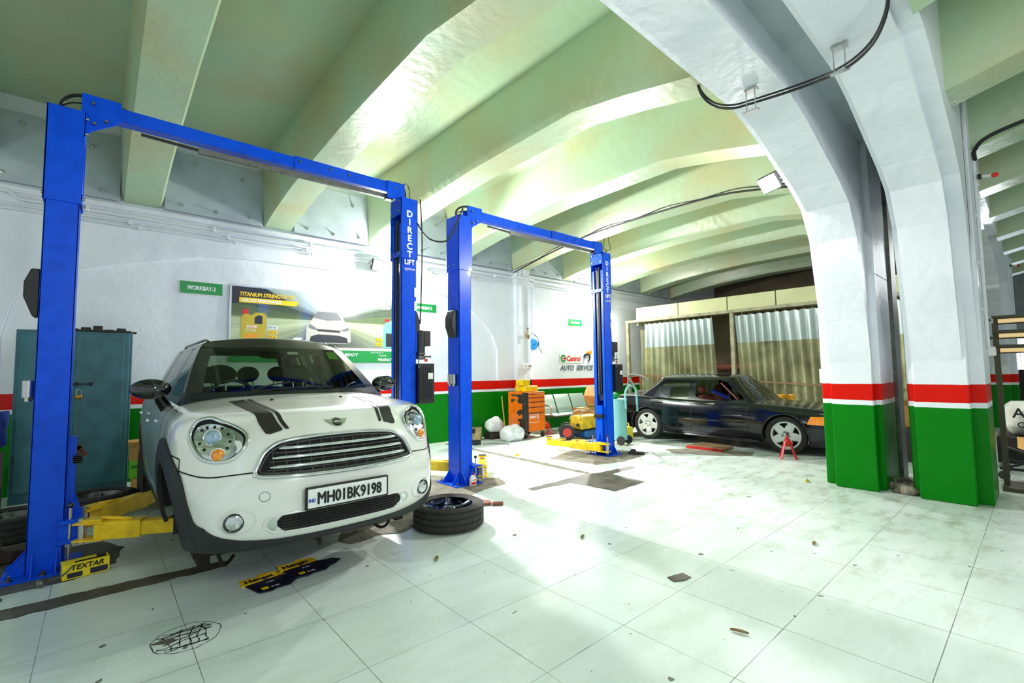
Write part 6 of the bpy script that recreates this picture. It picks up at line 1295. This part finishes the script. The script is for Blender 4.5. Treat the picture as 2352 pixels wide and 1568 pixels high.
for k, z in enumerate((.56, .73, .90)):
    b_ = MB().box(-.03, .05, -.85, -.02, z-.015, z+.075).build('reflector_bar', 'heater_olive', ht, bevel=.01); MB().cyl((-.05, -.83, z+.02), (-.05, -.06, z+.02), .024, n=14).build('heat_tube', 'heater_tube', b_)
    MB().box(-.06, -.03, -.86, -.01, z+.055, z+.085).build('reflector_lip', 'heater_olive', b_)
MB().tube([(-.02, .0, .95), (-.02, .06, .9), (-.02, .06, .78), (-.02, .0, .72)], .014).build('side_handle', 'heater_olive', ht)
# sack, crate and trolley behind the pillars
mat('sack_cement', (214, 218, 206), .7, noise=(3, (150, 152, 140), .8), bump=.4, bscale=10)
mb = MB(); mb.sph((0, 0, 0), (.3, .36, .30), 28, 18)
for v in mb.b.verts: d = v.co.normalized(); v.co *= 1+.05*math.sin(d.y*6+d.z*4); v.co.z = max(v.co.z, -.26); v.co.z = min(v.co.z, .24)
sc_ = thing('cement_sack', 'bulging pale sack with dark block lettering at the right edge', 'sack', (10.2, .12, .64)); mb.build('sack_body', 'sack_cement', sc_, smooth=180)
text('ATUL', .19, 'worn_black', sc_, (-.315, .22, .02), (PI/2, 0, -PI/2), name='sack_lettering', bold=.004); text('OVER', .11, 'worn_black', sc_, (-.315, .18, -.12), (PI/2, 0, -PI/2), name='sack_lettering', bold=.002)
tag(MB().box(9.85, 10.6, -.5, .52, 0, .38).build('dark_crate', 'worn_black', bevel=.01), 'dark crate on the floor carrying the pale lettered sack', 'crate')
ty = thing('parts_trolley', 'low black trolley frame on castors beside the right pillar', 'trolley', (8.75, .12, 0)); m = MB()
for y in (-.4, .3): m.bar((-.35, y, .14), (.35, y, .14), .03)
for x in (-.35, .35): m.bar((x, -.4, .14), (x, .3, .14), .03)
m.bar((-.35, -.4, .14), (.3, .3, .34), .025); m.bar((-.35, .3, .14), (.3, -.4, .34), .025); m.build('frame', 'black_plastic', ty)
for x in (-.33, .33):
    for y in (-.38, .28): MB().lathe([(0, -.015), (.05, -.015), (.055, 0), (.05, .015), (0, .015)], (x, y, .056), 'x', 18).build('castor', 'black_rubber', ty)
def loose_box(label, c, s, rz): t = thing('cardboard_box', label, 'box', c, rz); MB().box(-s[0]/2, s[0]/2, -s[1]/2, s[1]/2, 0, s[2]).build('carton', 'cardboard', t, bevel=.004); MB().poly([(-s[0]/2, -s[1]/2, s[2]), (-s[0]/2, s[1]/2, s[2]), (-s[0]/2-.12, s[1]/2, s[2]+.06), (-s[0]/2-.12, -s[1]/2, s[2]+.06)]).build('flap', 'cardboard', t, solid=.004, smooth=0)
loose_box('wide cardboard box lying on the black trolley at the right edge', (8.62, -.05, .36), (.45, .55, .14), .3); loose_box('small cardboard box on top of the wide box at the right edge', (8.75, -.05, .503), (.3, .35, .16), -.3)
loose_box('brown carton visible through the gap between the two pillars', (9.3, 1.45, .5), (.4, .4, .35), .5); tag(MB().box(9.0, 9.7, 1.0, 1.8, 0, .5).build('dark_crate', 'worn_black', bevel=.01), 'dark crate seen through the gap between the pillars', 'crate')
mat('daylight', (235, 245, 255), .5, emit=(225, 238, 255), estr=5)
win = struct(MB().box(23.44, 23.5, -.9, .75, 1.05, 2.3).build('window_1', 'daylight'))
mb = MB()
for k in range(9): mb.box(23.40, 23.43, -.9+.2*k, -.885+.2*k, 1.05, 2.3)
for k in range(7): mb.box(23.40, 23.43, -.9, .75, 1.05+.2*k, 1.065+.2*k)
mb.build('window_grille', 'worn_black', win)
tag(MB().box(17.5, 18.3, -.6, .45, 0, 1.3).build('tall_crate', 'worn_black', bevel=.02), 'dark stacked bulk far behind the right pillar near the bright window', 'crate')
